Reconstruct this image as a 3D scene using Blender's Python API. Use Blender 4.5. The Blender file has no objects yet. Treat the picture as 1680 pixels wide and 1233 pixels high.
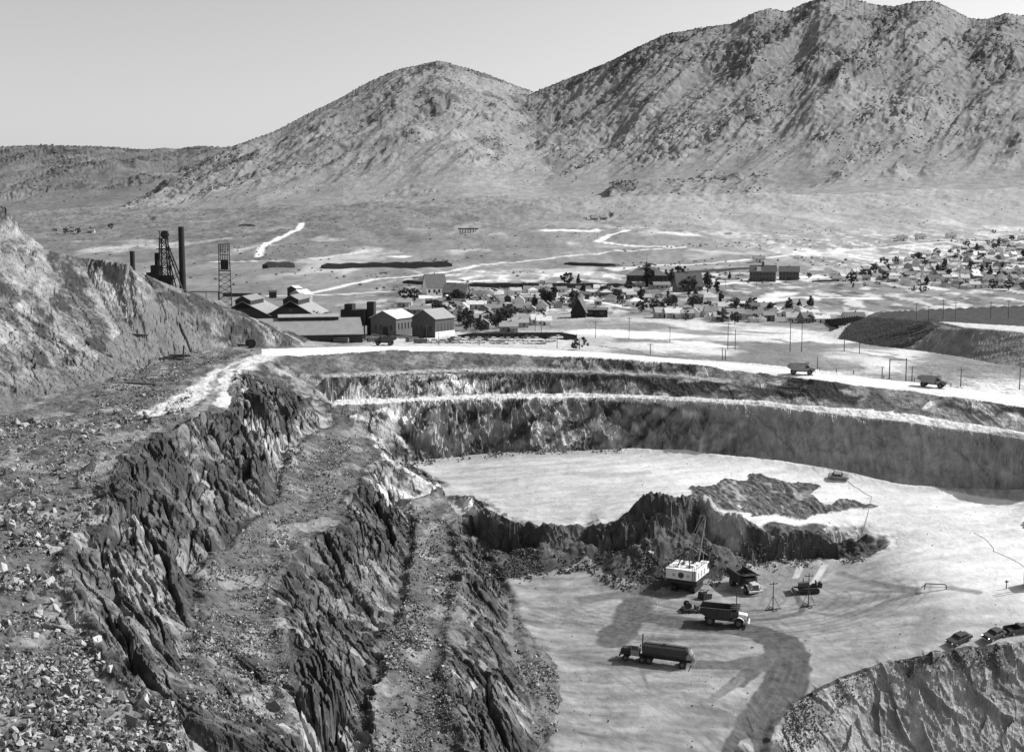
import bpy, math, random
import numpy as np
from mathutils import Vector, geometry
C = bpy.context.scene.collection
R = math.radians
random.seed(7)
RNG = np.random.default_rng(11)

# ------------------------------------------------------------------ camera, sky, sun, exposure
FPX = 2000.0                       # focal length in photograph pixels (1680 wide)
PITCH = math.atan(236.5 / FPX)
CP, SP = math.cos(PITCH), math.sin(PITCH)
cd = bpy.data.cameras.new('camera')
cd.sensor_width = 36.0
cd.lens = 36.0 * FPX / 1680.0
cd.clip_start = 1.0
cd.clip_end = 30000.0
cam = bpy.data.objects.new('camera', cd)
C.objects.link(cam)
cam.rotation_euler = (math.pi / 2 - PITCH, 0, 0)
bpy.context.scene.camera = cam

SUN_EL, SUN_AZ = R(40), R(18)      # azimuth measured from +X (right) towards +Y (away)
SUN_DIR = Vector((math.cos(SUN_EL) * math.cos(SUN_AZ), math.cos(SUN_EL) * math.sin(SUN_AZ), math.sin(SUN_EL)))
w = bpy.data.worlds.new('World')
bpy.context.scene.world = w
w.use_nodes = True
nt = w.node_tree
bg = nt.nodes['Background']
sky = nt.nodes.new('ShaderNodeTexSky')
sky.sky_type = 'NISHITA'
sky.sun_disc = False
sky.sun_elevation = SUN_EL
sky.sun_rotation = math.pi / 2 - SUN_AZ
sky.altitude = 1700
sky.dust_density = 8.0
bw = nt.nodes.new('ShaderNodeRGBToBW')      # black and white film
nt.links.new(sky.outputs[0], bw.inputs[0])
nt.links.new(bw.outputs[0], bg.inputs['Color'])
bg.inputs['Strength'].default_value = 0.15
ld = bpy.data.lights.new('sun', 'SUN')
ld.energy = 4.3
ld.angle = R(0.5)
lo = bpy.data.objects.new('sun', ld)
C.objects.link(lo)
lo.rotation_euler = SUN_DIR.to_track_quat('Z', 'Y').to_euler()
vs = bpy.context.scene.view_settings
vs.view_transform = 'Standard'
vs.look = 'None'
vs.exposure = 0.35
vs.gamma = 1.0
bpy.context.scene.cycles.max_bounces = 4

# ------------------------------------------------------------------ noise (numpy)
_A = np.arange(64) * (2 * np.pi / 64)
_GX, _GY = np.cos(_A), np.sin(_A)
def _hash(ix, iy, s):
    n = ix.astype(np.uint32) * np.uint32(374761393) + iy.astype(np.uint32) * np.uint32(668265263) + np.uint32((s * 982451653) & 0xffffffff)
    n = (n ^ (n >> np.uint32(13))) * np.uint32(1274126177)
    return n ^ (n >> np.uint32(16))
def gn(x, y, s=0):
    fx, fy = np.floor(x), np.floor(y)
    ix, iy = fx.astype(np.int64), fy.astype(np.int64)
    dx, dy = x - fx, y - fy
    def g(ox, oy):
        h = (_hash(ix + ox, iy + oy, s) >> np.uint32(9)) & np.uint32(63)
        return _GX[h] * (dx - ox) + _GY[h] * (dy - oy)
    ux = dx * dx * dx * (dx * (dx * 6 - 15) + 10)
    uy = dy * dy * dy * (dy * (dy * 6 - 15) + 10)
    a, b, c, d = g(0, 0), g(1, 0), g(0, 1), g(1, 1)
    a = a + (b - a) * ux
    c = c + (d - c) * ux
    return (a + (c - a) * uy) * 1.5
def fbm(x, y, s=0, o=4, gain=0.5):
    t, a = 0.0, 1.0
    for k in range(o):
        t = t + a * gn(x, y, s + 17 * k)
        x, y, a = x * 2.03 + 5.2, y * 2.03 - 3.1, a * gain
    return t
def ridged(x, y, s=0, o=4, gain=0.5):
    t, a = 0.0, 1.0
    for k in range(o):
        t = t + a * (1 - 2 * np.abs(gn(x, y, s + 13 * k)))
        x, y, a = x * 2.1 + 1.7, y * 2.1 + 9.2, a * gain
    return t
def voro(x, y, s=0):
    ix, iy = np.floor(x).astype(np.int64), np.floor(y).astype(np.int64)
    best = np.full(x.shape, 9.0)
    second = np.full(x.shape, 9.0)
    idv = np.zeros(x.shape)
    for ox in (-1, 0, 1):
        for oy in (-1, 0, 1):
            h = _hash(ix + ox, iy + oy, s)
            px = ix + ox + (h & np.uint32(1023)) / 1023.0
            py = iy + oy + ((h >> np.uint32(10)) & np.uint32(1023)) / 1023.0
            d = (px - x) ** 2 + (py - y) ** 2
            m = d < best
            second = np.where(m, best, np.minimum(second, d))
            best = np.where(m, d, best)
            idv = np.where(m, ((h >> np.uint32(20)) & np.uint32(1023)) / 1023.0, idv)
    return np.sqrt(best), np.sqrt(second), idv
def ss(a, b, x):
    t = np.clip((x - a) / (b - a), 0, 1)
    return t * t * (3 - 2 * t)

# ------------------------------------------------------------------ from a sight line to a place on the ground
def ray(px, py):
    u, v = (px - 840.0) / FPX, (616.5 - py) / FPX
    return u, CP + SP * v, -SP + CP * v
def atz(px, py, z):
    a, b, c = ray(px, py)
    return (a * z / c, b * z / c, z)
def aty(px, py, y):
    a, b, c = ray(px, py)
    return (a * y / b, y, c * y / b)
def to_px(x, y, z):
    d = CP * y - SP * z
    return 840 + FPX * x / d, 616.5 - FPX * (SP * y + CP * z) / d

def plain_z(x, y):
    d = np.sqrt(np.maximum(y, 1) ** 2)
    zf = np.interp(d, [300, 430, 480, 565, 700, 850, 1000, 1300, 1700, 2200, 2800, 3300, 3900, 6000],
                   [-43, -42, -44, -46, -46, -44, -41, -30, -8, 28, 75, 112, 155, 300])
    tl = np.interp(d, [700, 1300, 1700, 2200, 2800, 3300, 3900], [0, .006, .015, .03, .045, .05, .055])
    am = np.interp(d, [450, 600, 1000, 2000, 4000], [0, .5, 1.6, 5.0, 9.0])
    return zf + tl * x + am * fbm(x / 190.0, y / 320.0, 3, 3) + 0.25 * am * fbm(x / 40.0, y / 60.0, 5, 3)
# ------------------------------------------------------------------ the pit: crest and toe lines as surveyed points
def Z(pts):
    return [atz(*p) for p in pts]
def zr(px):
    return float(np.interp(px, [430, 1000, 1335, 1680, 1800], [-38, -38.5, -40, -43, -44]))
RIMN = Z([(p, q, zr(p)) for p, q in [(430, 582), (487, 581), (560, 577), (640, 573), (740, 574.5), (850, 579), (960, 585), (1100, 594), (1200, 603), (1260, 609.5), (1335, 622), (1420, 630), (1500, 638), (1560, 649), (1680, 667), (1790, 685)]])
RIMF = Z([(p, q, zr(p)) for p, q in [(430, 571), (560, 567), (640, 566), (740, 567), (850, 570.5), (960, 575), (1100, 586), (1200, 595), (1260, 601), (1335, 610), (1420, 618), (1500, 626), (1560, 635), (1680, 651), (1790, 667)]])
B1I = Z([(535, 616, -43), (620, 613, -43), (700, 610, -43), (800, 608, -42.7), (960, 609, -42.3), (1050, 613, -42.2), (1130, 618, -42.3), (1190, 626, -42.5)])
B1O = Z([(535, 620, -43.1), (620, 617, -43.1), (700, 614, -43.1), (800, 612, -42.8), (960, 613, -42.4), (1050, 617, -42.3), (1130, 622, -42.4), (1190, 629, -42.7)])
B2I = Z([(540, 660, -50), (600, 656, -49.6), (700, 652, -49), (800, 648, -48.5), (950, 646, -48), (1050, 648, -47), (1150, 653, -46.5), (1260, 660, -46), (1350, 668, -46), (1440, 678, -46.5), (1530, 688, -47), (1600, 697, -47.5), (1680, 711, -48), (1790, 730, -49)])
B2O = Z([(545, 664, -50), (600, 660, -49.6), (700, 656, -49), (800, 652, -48.5), (950, 651, -48), (1050, 652, -47), (1150, 658, -46.5), (1260, 666, -46), (1350, 676, -46), (1440, 686.5, -46.5), (1530, 698, -47), (1600, 707, -47.5), (1680, 721, -48), (1790, 741, -49)])
TOE = Z([(655, 765, -65), (700, 757, -64.5), (800, 746, -63), (860, 742, -62), (1000, 740, -61), (1040, 739, -60.5), (1130, 742, -59.5), (1200, 748, -58.5), (1301, 759, -58.3), (1389, 775, -59.2), (1482, 795, -60.3), (1607, 809, -61), (1680, 813, -60.5), (1790, 822, -60.5)])
E1 = Z([(487, 581, -38.3), (442, 592, -38.5), (412, 595, -38.7), (392, 607, -39), (392, 632, -39.5), (400, 650, -40), (400, 663, -40), (377, 670, -40), (333, 680, -40.3), (307, 697, -40.5), (280, 700, -40.7), (240, 717, -41), (227, 733, -41.3), (180, 760, -41.7), (173, 800, -42), (167, 840, -42.3), (133, 867, -42.5), (113, 920, -43), (133, 967, -43), (160, 1017, -43.3), (187, 1063, -43.5), (200, 1093, -43.7), (213, 1123, -44), (260, 1130, -44.5), (293, 1150, -45), (300, 1183, -45), (300, 1233, -45), (305, 1320, -45)])
T1 = Z([(522, 620, -43.5), (530, 655, -49), (540, 700, -54.5), (503, 715, -54), (467, 742, -54), (443, 787, -55), (443, 827, -55.5), (417, 853, -55.5), (373, 887, -55.5), (347, 913, -55.5), (310, 945, -55.5), (305, 985, -55), (310, 1027, -54.5), (300, 1060, -53.5), (293, 1097, -52), (287, 1140, -50), (300, 1175, -47.5), (308, 1233, -46.3), (314, 1320, -46.2)])
E2 = Z([(607, 717, -57), (632, 747, -57.5), (607, 767, -57), (600, 793, -57), (583, 800, -57), (567, 827, -57), (563, 853, -57), (527, 865, -57), (497, 893, -57), (483, 910, -57), (443, 970, -57), (455, 990, -57), (467, 1037, -57), (473, 1080, -56.5), (480, 1123, -56), (493, 1197, -55), (500, 1233, -54.5), (512, 1320, -54)])
T2 = Z([(667, 827, -66.5), (663, 890, -66.8), (647, 970, -67), (655, 1003, -67), (627, 1043, -66.8), (617, 1107, -66.8), (603, 1130, -66.8), (577, 1163, -66.4), (573, 1197, -66), (577, 1233, -65.5), (587, 1320, -65)])
E3 = Z([(733, 822, -65.8), (745, 850, -66), (753, 887, -66), (753, 940, -66), (747, 963, -66), (740, 1003, -66), (733, 1037, -66), (740, 1083, -66), (743, 1147, -66), (760, 1193, -66), (767, 1233, -65.5), (777, 1320, -65)])
T3 = Z([(810, 962, -71.8), (830, 985, -72), (850, 1020, -72), (880, 1060, -72.2), (905, 1080, -72.5), (912, 1110, -73), (915, 1150, -73.5), (915, 1195, -74), (890, 1215, -74), (880, 1233, -74.3), (880, 1320, -75)])
E3M = Z([(785, 915, -70.2), (805, 955, -71), (822, 985, -71.2), (838, 1030, -71.3), (855, 1083, -71.8), (865, 1147, -72.4), (868, 1193, -72.8), (845, 1233, -73), (845, 1320, -74)])
BKC = Z([(655, 768, -65.5), (680, 778, -65.5), (720, 797, -65.5), (745, 812, -64.5), (777, 818, -64), (800, 837, -64), (830, 848, -64), (857, 860, -64), (900, 868, -64.5), (960, 872, -65.5), (1000, 862, -64), (1030, 850, -62.5), (1070, 843, -61.5), (1130, 841, -61.5), (1165, 843, -61.5), (1195, 852, -62.5), (1206, 872, -64.6), (1260, 879, -65.2), (1320, 876, -65.4), (1360, 883, -66.2), (1392, 899, -67.6), (1412, 912, -68.8)])
BKB = [(x, y + 8, -66.3 if 3 <= i < 10 else -63.6 if 10 <= i < 16 else -66) for i, (x, y, z) in enumerate(BKC)][4:20]
BKM = Z([(765, 850, -66.5), (785, 885, -69.5), (830, 915, -71), (900, 912, -69.5), (960, 905, -69.5), (1000, 915, -69.5), (1060, 907, -68), (1130, 893, -67.3), (1165, 896, -68), (1195, 915, -70)])
BKT = Z([(810, 962, -71.8), (850, 953, -71.5), (910, 940, -71.2), (927, 934, -71), (960, 929, -71), (983, 935, -71), (993, 957, -71.8), (1033, 963, -72), (1074, 970, -72), (1154, 958, -72), (1183, 956, -72), (1246, 932, -72), (1274, 926, -71.5), (1331, 921, -71), (1388, 918, -70.3), (1417, 917, -69.3)])
RBC = Z([(1268, 1300, -79), (1272, 1240, -78), (1285, 1190, -76.3), (1297, 1150, -75), (1330, 1138, -74), (1400, 1108, -72.6), (1450, 1088, -71.5), (1520, 1075, -70), (1600, 1063, -69.3), (1680, 1055, -69), (1800, 1040, -69)])
FLO = Z([(1500, 930, -66.8), (1680, 960, -66.5), (1570, 1050, -69), (1680, 1033, -68.3), (1250, 1000, -72), (1300, 1100, -73.2), (1200, 1233, -77), (1100, 1233, -75.5), (1000, 1233, -74.4), (930, 1233, -74.2), (1150, 1150, -73.6), (1000, 1320, -75.5), (1150, 1320, -78), (1450, 1000, -70.5), (1000, 1000, -72), (850, 800, -64), (1000, 790, -62.5), (1200, 790, -60.5), (1300, 800, -61), (1500, 860, -63.6), (1100, 800, -62), (700, 775, -65), (1420, 850, -64.2), (1600, 880, -64), (1680, 880, -63.5), (1600, 1000, -68), (1400, 960, -71), (1350, 1050, -72)])
HT = Z([(-150, 790, -42), (0, 690, -41.5), (60, 655, -41), (180, 625, -40.5), (250, 600, -40), (330, 580, -39), (375, 572, -38.5)])
HC = [aty(*p) for p in [(-120, 250, 445), (0, 335, 430), (30, 370, 425), (95, 424, 420), (140, 423, 415), (180, 427, 410), (210, 431, 405), (250, 470, 402), (300, 519, 402), (345, 556, 402)]]
DT = [atz(p, q, z) for p, q, z in [(1372, 557, -44.6), (1440, 570, -44.3), (1508, 579, -44), (1600, 594, -43.5), (1690, 608, -43), (1800, 622, -43)]]
DC = Z([(1426, 516, -35.5), (1486, 522, -34.5), (1526, 527, -34), (1548, 546, -36.5), (1580, 536, -33.5), (1680, 545, -33.5), (1800, 556, -33.5)])
DB = Z([(1440, 511.5, -35.7), (1500, 508, -35.9), (1560, 505, -36), (1680, 500, -36), (1800, 498, -36)])

def midline(toe, crest, f, g):
    out = []
    for x, y, z in toe:
        best = min(((crest[i], crest[i + 1]) for i in range(len(crest) - 1)), key=lambda ab: min(math.dist((x, y), ab[0][:2]), math.dist((x, y), ab[1][:2])))
        a, b = best
        L = (b[0] - a[0]) ** 2 + (b[1] - a[1]) ** 2 + 1e-9
        t = max(0, min(1, ((x - a[0]) * (b[0] - a[0]) + (y - a[1]) * (b[1] - a[1])) / L))
        c = [a[i] + (b[i] - a[i]) * t for i in range(3)]
        out.append((x + (c[0] - x) * f, y + (c[1] - y) * f, z + (c[2] - z) * g))
    return out
def ext(l, dx, dy=0, dz=0):
    x, y, z = l[-1]
    return l + [(x + dx, y + dy, z + dz)]
RIMN, RIMF, B2I, B2O, TOE = [ext(l, 120, -45) for l in (RIMN, RIMF, B2I, B2O, TOE)]
RBC = ext(RBC, 70, 15)
RBT = [(x + 2 + 6 * (i == 0), y - 24, -99) for i, (x, y, z) in enumerate(RBC)][4:]
DT, DC, DB = ext(DT, 90), ext(DC, 90), ext(DB, 90)
DBT = [(x + 8, y + 22, float(plain_z(np.float64(x), np.float64(y + 22)))) for x, y, z in DB]
LINES = dict(RIMN=RIMN, RIMF=RIMF, B1I=B1I, B1O=B1O, B2I=B2I, B2O=B2O, TOE=TOE, E1=E1, T1=T1, E2=E2, T2=T2, E3=E3, E3M=E3M, T3=T3, BKC=BKC, BKB=BKB, BKM=BKM, BKT=BKT, RBC=RBC, RBT=RBT, HT=HT, HC=HC, DT=DT, DC=DC, DB=DB, DBT=DBT)

def inpoly(x, y, poly):
    ins = np.zeros(x.shape, bool)
    n = len(poly)
    for i in range(n):
        x0, y0 = poly[i][:2]
        x1, y1 = poly[(i + 1) % n][:2]
        if y0 == y1:
            continue
        c = ((y0 > y) != (y1 > y)) & (x < (x1 - x0) * (y - y0) / (y1 - y0) + x0)
        ins ^= c
    return ins

PTS = []
def dense(l, step=2.0):
    out = []
    for a, b in zip(l, l[1:]):
        n = max(1, int(math.dist(a[:2], b[:2]) / step))
        for k in range(n):
            t = k / n
            out.append(tuple(a[i] + (b[i] - a[i]) * t for i in range(3)))
    return out + [l[-1]]
for nm, l in LINES.items():
    PTS += dense(l, 3.0 if nm[0] == 'D' else 2.0)
PTS += FLO
PTS += [(-90, 55, -46), (-50, 55, -46), (-25, 55, -55), (0, 55, -66), (25, 55, -76), (60, 55, -95), (150, 55, -99), (320, 55, -99),
        (320, 150, -99), (320, 250, -70), (330, 200, -73), (-260, 55, -40), (-260, 150, -38), (-190, 250, -30), (-140, 150, -42), (-100, 100, -43), (-230, 330, 20), (-260, 445, 30), (-330, 445, 45)]
PTS += [(x, 500.0, -41.0) for x in range(-330, -100, 20)] + [(x, 470.0, -30.0) for x in range(-330, -150, 20)]
far = []
for yy in range(340, 760, 20):
    for xx in range(-330, 431, 20):
        far.append((xx, yy))
fx, fy = np.array([p[0] for p in far], float), np.array([p[1] for p in far], float)
rimf_y = np.interp(fx, [p[0] for p in RIMF], [p[1] for p in RIMF])
ok = (fy > rimf_y + 22) & ~((fx < -85) & (fy < 520))
dumpoly = DT + DBT[::-1]
ok &= ~inpoly(fx, fy, [(x, y - 12) for x, y, z in DT] + [(x, y + 14) for x, y, z in DBT[::-1]])
fz = plain_z(fx, fy)
PTS += [(a, b, c) for a, b, c, k in zip(fx, fy, fz, ok) if k]

GX0, GY0, GS = -330.0, 55.0, 0.5
GW, GH = int((430 - GX0) / GS) + 1, int((740 - GY0) / GS) + 1
def tin_grid():
    vs2 = [Vector((p[0], p[1])) for p in PTS]
    res = geometry.delaunay_2d_cdt(vs2, [], [], 0, 0.05)
    ov, of, orig = res[0], res[2], res[3]
    P = np.array([[v.x, v.y, PTS[o[0]][2] if o else -45.0] for v, o in zip(ov, orig)])
    G = np.full((GH, GW), np.nan)
    for f in of:
        a, b, c = P[f[0]], P[f[1]], P[f[2]]
        i0 = max(0, int(math.ceil((min(a[0], b[0], c[0]) - GX0) / GS - 1e-6)))
        i1 = min(GW - 1, int(math.floor((max(a[0], b[0], c[0]) - GX0) / GS + 1e-6)))
        j0 = max(0, int(math.ceil((min(a[1], b[1], c[1]) - GY0) / GS - 1e-6)))
        j1 = min(GH - 1, int(math.floor((max(a[1], b[1], c[1]) - GY0) / GS + 1e-6)))
        if i1 < i0 or j1 < j0:
            continue
        den = (b[1] - c[1]) * (a[0] - c[0]) + (c[0] - b[0]) * (a[1] - c[1])
        if abs(den) < 1e-9:
            continue
        X = GX0 + GS * np.arange(i0, i1 + 1)[None, :]
        Y = GY0 + GS * np.arange(j0, j1 + 1)[:, None]
        u = ((b[1] - c[1]) * (X - c[0]) + (c[0] - b[0]) * (Y - c[1])) / den
        v = ((c[1] - a[1]) * (X - c[0]) + (a[0] - c[0]) * (Y - c[1])) / den
        w_ = 1 - u - v
        m = (u >= -1e-6) & (v >= -1e-6) & (w_ >= -1e-6)
        z = u * a[2] + v * b[2] + w_ * c[2]
        sub = G[j0:j1 + 1, i0:i1 + 1]
        sub[m] = z[m]
    G[np.isnan(G)] = -45.0
    return G
GRID = tin_grid()
def blur(a, n):
    k = np.ones(2 * n + 1) / (2 * n + 1)
    p = np.pad(a, n, mode='edge')
    c = np.cumsum(np.pad(p, ((1, 0), (0, 0))), axis=0)
    a2 = (c[2 * n + 1:] - c[:-2 * n - 1]) / (2 * n + 1)
    c = np.cumsum(np.pad(a2, ((0, 0), (1, 0))), axis=1)
    return (c[:, 2 * n + 1:] - c[:, :-2 * n - 1]) / (2 * n + 1)
_gy, _gx = np.gradient(GRID, GS)
_keep = ss(.05, .4, blur(ss(0.3, 0.6, np.hypot(_gx, _gy)), 6))
GRID = GRID * _keep + (1 - _keep) * blur(blur(GRID, 12), 12)
_gy, _gx = np.gradient(GRID, GS)
SLOPE = np.hypot(_gx, _gy)
ROCK = blur(blur(ss(0.27, 0.6, SLOPE), 3), 3)
DIRX = blur(np.abs(_gx) * ROCK, 6) / (blur((np.abs(_gx) + np.abs(_gy)) * ROCK, 6) + 1e-6)   # 1 where the face looks along X

def bil(A, x, y):
    fx = np.clip((x - GX0) / GS, 0, GW - 1.001)
    fy = np.clip((y - GY0) / GS, 0, GH - 1.001)
    i, j = fx.astype(np.int64), fy.astype(np.int64)
    u, v = fx - i, fy - j
    return (A[j, i] * (1 - u) + A[j, i + 1] * u) * (1 - v) + (A[j + 1, i] * (1 - u) + A[j + 1, i + 1] * u) * v

def polyline_dist(x, y, l):
    d = np.full(x.shape, 1e9)
    for a, b in zip(l, l[1:]):
        ax, ay, bx, by = a[0], a[1], b[0], b[1]
        L = (bx - ax) ** 2 + (by - ay) ** 2 + 1e-9
        t = np.clip(((x - ax) * (bx - ax) + (y - ay) * (by - ay)) / L, 0, 1)
        d = np.minimum(d, (x - ax - t * (bx - ax)) ** 2 + (y - ay - t * (by - ay)) ** 2)
    return np.sqrt(d)

HILLPOLY = [(p[0], p[1]) for p in HT] + [(p[0], p[1]) for p in HC[::-1]] + [(-330, 445), (-330, 300)]
FLOORPOLY = [p[:2] for p in TOE] + [p[:2] for p in RBC[::-1]] + [(15, 90)] + [p[:2] for p in T3[::-1]] + [p[:2] for p in E3[:1]] + [p[:2] for p in BKC[:3][::-1]]
ROADPOLY = [p[:2] for p in RIMN] + [p[:2] for p in RIMF[::-1]]
DUMPPOLY = [p[:2] for p in DT] + [p[:2] for p in DBT[::-1]]
SCRAPE = [atz(p, q, float(np.interp(q, [784, 830, 862], [-60.8, -63.2, -66])))[:2] for p, q in [(1108, 834), (1150, 815), (1115, 812), (1170, 795), (1240, 784), (1300, 795), (1360, 810), (1325, 820), (1425, 829), (1440, 836), (1400, 842), (1355, 851), (1290, 852), (1225, 850), (1235, 843), (1185, 834)]]

MOUNDS = [(*atz(p, q, -70.5)[:2], h, r) for p, q, h, r in [(1035, 935, 2.6, 6), (1085, 925, 3.4, 7), (1060, 905, 3.0, 6), (1120, 915, 2.2, 6), (1178, 928, 2.6, 5), (1215, 915, 2.4, 6), (1010, 950, 1.4, 5), (960, 915, 2.2, 6), (890, 918, 2.0, 6), (830, 935, 1.8, 6), (1280, 905, 1.6, 5), (1340, 905, 1.3, 5)]]
MOUNDS += [(*atz(p, q, -62 if p < 1200 else -65.6)[:2], h, r) for p, q, h, r in [(1060, 842, 1.2, 5), (1105, 839, 1.6, 7), (1138, 838, 2.3, 6.5), (1166, 842, 1.6, 5), (1020, 852, .8, 4), (1290, 876, .7, 5)]]
def base_z(x, y):
    g = bil(GRID, x, y)
    t = np.maximum(ss(650, 735, y), np.maximum(ss(300, 425, x) * ss(430, 520, y), ss(-280, -325, x) * ss(520, 600, y)))
    return g * (1 - t) + plain_z(x, y) * t

def field(x, y):
    """surface height with the broken rock, and the rock mask"""
    near = y < 760
    xn, yn = x[near], y[near]
    r0 = bil(ROCK, xn, yn)
    dx_ = bil(DIRX, xn, yn)
    hill = inpoly(xn, yn, HILLPOLY)
    leftw = ss(12, -6, xn) * ss(360, 340, yn)               # the walls on the left are the most broken
    rb = ss(215, 205, yn) * ss(20, 30, xn)
    farw = ss(255, 275, yn) * (1 - leftw) * (1 - hill)
    dbk = polyline_dist(xn, yn, BKC[3:])
    bank = ss(13, 6, dbk) * (xn > -20)
    zb = base_z(xn, yn)
    sk = yn + 1.0 * xn - .75 * zb                # along the faces that look right
    sf = xn + .25 * zb                           # along the faces that look at the viewer
    lx = dx_ > .5
    ct = np.where(lx, np.where(leftw > .3, .42, .7) * sk, sf)
    ct = ct + 1.3 * gn(xn / 7, yn / 7, 14)
    ht = zb + .30 * ct + 1.5 * gn(xn / 10, yn / 10, 15)
    a1, b1, p1 = voro(ct / 7.5, ht / 7.0, 5)
    a2, b2, p2 = voro(ct / 2.9, ht / 3.6, 6)
    p1, p2 = p1 * 2 - 1, p2 * 2 - 1
    crack = ss(.10, .0, b1 - a1) + .6 * ss(.14, .0, b2 - a2)
    p3 = voro(ct / 1.25, ht / 1.5, 7)[2] * 2 - 1
    p4 = voro(ct / .6 + 3.1, ht / .85, 17)[2] * 2 - 1
    rib = ridged(ct / 9.5, ht / 26, 41, 4, .55)
    but = ridged((ct + 9) / 27, ht / 60, 47, 2, .5)
    push = (1.25 * p1 + .85 * p2 + .46 * p3 + .22 * p4 + .4 * (rib - .75) + 1.0 * (crack - .3))
    kx = r0 * dx_ * (.9 + .95 * leftw + .5 * bank - .1 * hill)
    dmp = ss(100, 120, xn) * ss(385, 395, yn)
    kx = kx * (1 - .6 * dmp)
    ky = r0 * (1 - dx_) * (1 - .6 * dmp) * (.85 + .7 * leftw + .05 * bank - (.25 + .42 * ss(20, 60, xn)) * farw - .42 * rb)
    wx = kx * (push + 1.2 * (but - .65) * leftw)
    wy = ky * (push + .8 * (but - .65) * leftw)
    xx, yy = xn + wx, yn + wy
    z = base_z(xx, yy)
    r = np.maximum(r0 * 0.6, bil(ROCK, xx, yy))
    f1, f2, idv = voro(xn / 3.1 + 0.3 * gn(xn / 4, yn / 4, 9), yn / 1.9, 31)
    g1, g2, idw = voro(xn / 1.3, yn / 0.9, 32)
    det = .45 + .55 * leftw + .4 * bank + .35 * rb
    z = z + r * det * (.55 * p2 + .35 * (idw - .5) + .42 * fbm(xn / 4.5, yn / 4.5, 43, 4) + .16 * fbm(xn / .9, yn / .9, 44, 2)) * (1 - .35 * farw) * (1 - .55 * dmp)
    z = z + bank * ss(.05, .4, r0) * (.95 * fbm(xn / 5.5, yn / 5.5, 45, 3) + .15 * ridged(xn / 2.2, yn / 2.2, 46, 2))
    for mx, my, mh, mr2 in MOUNDS:
        d2 = ((xn - mx) ** 2 + (yn - my) ** 2) / (mr2 * mr2)
        z = z + np.where(d2 < 4, mh * np.exp(-d2 * 1.6) * (1 + .35 * fbm(xn / 2.5, yn / 2.5, 49, 3)), 0)
    # loose rubble on the benches, small on the floors
    floor = inpoly(xn, yn, FLOORPOLY)
    road = inpoly(xn, yn, ROADPOLY)
    bench = (1 - r) * np.where(floor | road, 0.0, 1.0) * ss(420, 380, yn)
    z = z + bench * (.30 * fbm(xn / 3.2, yn / 3.2, 51, 3) + .45 * fbm(xn / 7, yn / 11, 57, 2) * leftw + leftw * 1.5 * ss(6.5, .5, np.minimum(polyline_dist(xn, yn, T1[2:]), polyline_dist(xn, yn, T2))) * (.55 + .8 * gn(xn / 9, yn / 7, 59)) + .3 * np.maximum(0, .55 - f1) * idv + .16 * (idw - .5))
    fl = (1 - r) * np.where(floor, 1.0, 0.0)
    z = z + fl * (.22 * fbm(xn / 22, yn / 22, 52, 3) + .05 * fbm(xn / 2.2, yn / 2.2, 53, 3))
    sc = inpoly(xn + 2.5 * gn(xn / 6, yn / 6, 3), yn + 4 * gn(xn / 7, yn / 9, 4), SCRAPE) & (r < .3)
    fur = np.abs(gn((xn + .35 * yn) / 1.5 + .9 * gn(xn / 7, yn / 7, 8), (yn - .3 * xn) / 16, 55))
    z = z + sc * (.1 + .42 * fur + .3 * fbm(xn / 2, yn / 2, 58, 2))
    pl = (1 - r) * np.where(floor | road, 0, 1) * ss(380, 430, yn)
    z = z + pl * (.7 * fbm(xn / 16, yn / 16, 61, 3) * ss(0, .2, gn(xn / 60, yn / 60, 62) + .1) + .2 * fbm(xn / 3, yn / 3, 63, 2))
    out = np.empty(x.shape)
    rock = np.zeros(x.shape)
    out[near], rock[near] = z, r
    if (~near).any():
        xf, yf = x[~near], y[~near]
        out[~near] = plain_z(xf, yf) + np.interp(yf, [760, 1200, 3000], [.3, .8, 3]) * fbm(xf / 22, yf / 30, 71, 3)
    return out, rock

def ground(x, y):
    """smooth ground height used to stand things on"""
    x, y = np.atleast_1d(np.float64(x)), np.atleast_1d(np.float64(y))
    z, r = field(x, y)
    return z
def hit(px, py, y0=80.0, y1=4300.0):
    a, b, c = ray(px, py)
    ys = np.concatenate([np.arange(y0, 700, .5), np.geomspace(700, y1, 1500)])
    ys = ys[ys >= y0]
    xs, zs = ys * a / b, ys * c / b
    g = ground(xs, ys)
    below = np.nonzero(zs < g)[0]
    k = below[0] if len(below) else len(ys) - 1
    return (float(xs[k]), float(ys[k]), float(g[k]))

# ------------------------------------------------------------------ one sheet of ground, sampled finely where it is seen large
NC, NR = 1200, 1560
U = np.concatenate([np.linspace(-.78, -.452, 46)[:-1], np.linspace(-.452, .452, NC - 90), np.linspace(.452, .78, 46)[1:]])
ysamp = np.concatenate([np.arange(76, 560, .25), np.geomspace(560, 3900, 520)])
YY = np.repeat(ysamp[None, :], NC, 0)
XX = U[:, None] * YY
ZZ, _ = field(XX.ravel(), YY.ravel())
ZZ = ZZ.reshape(XX.shape)
depth = CP * YY - SP * ZZ
sy = FPX * (SP * YY + CP * ZZ) / depth
ds = np.minimum(np.abs(np.diff(sy, axis=1)), 10)
dl = np.minimum(np.hypot(np.diff(YY, axis=1), np.diff(ZZ, axis=1)) / YY[:, :-1] * FPX, 20)
wt = ds + .05 * dl + .02
hid = sy[:, 1:] > np.minimum.accumulate(sy, axis=1)[:, :-1] + 3
wt = np.where(hid, wt * .35, wt)
wrow = .55 * wt.mean(axis=0) + .45 * np.quantile(wt, .93, axis=0)
kk = np.ones(9) / 9
wrow = np.convolve(np.pad(wrow, 4, mode='edge'), kk, mode='valid')
cum = np.concatenate([[0], np.cumsum(wrow)])
VY = np.repeat(np.interp(np.linspace(0, cum[-1], NR), cum, ysamp)[None, :], NC, 0)
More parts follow.
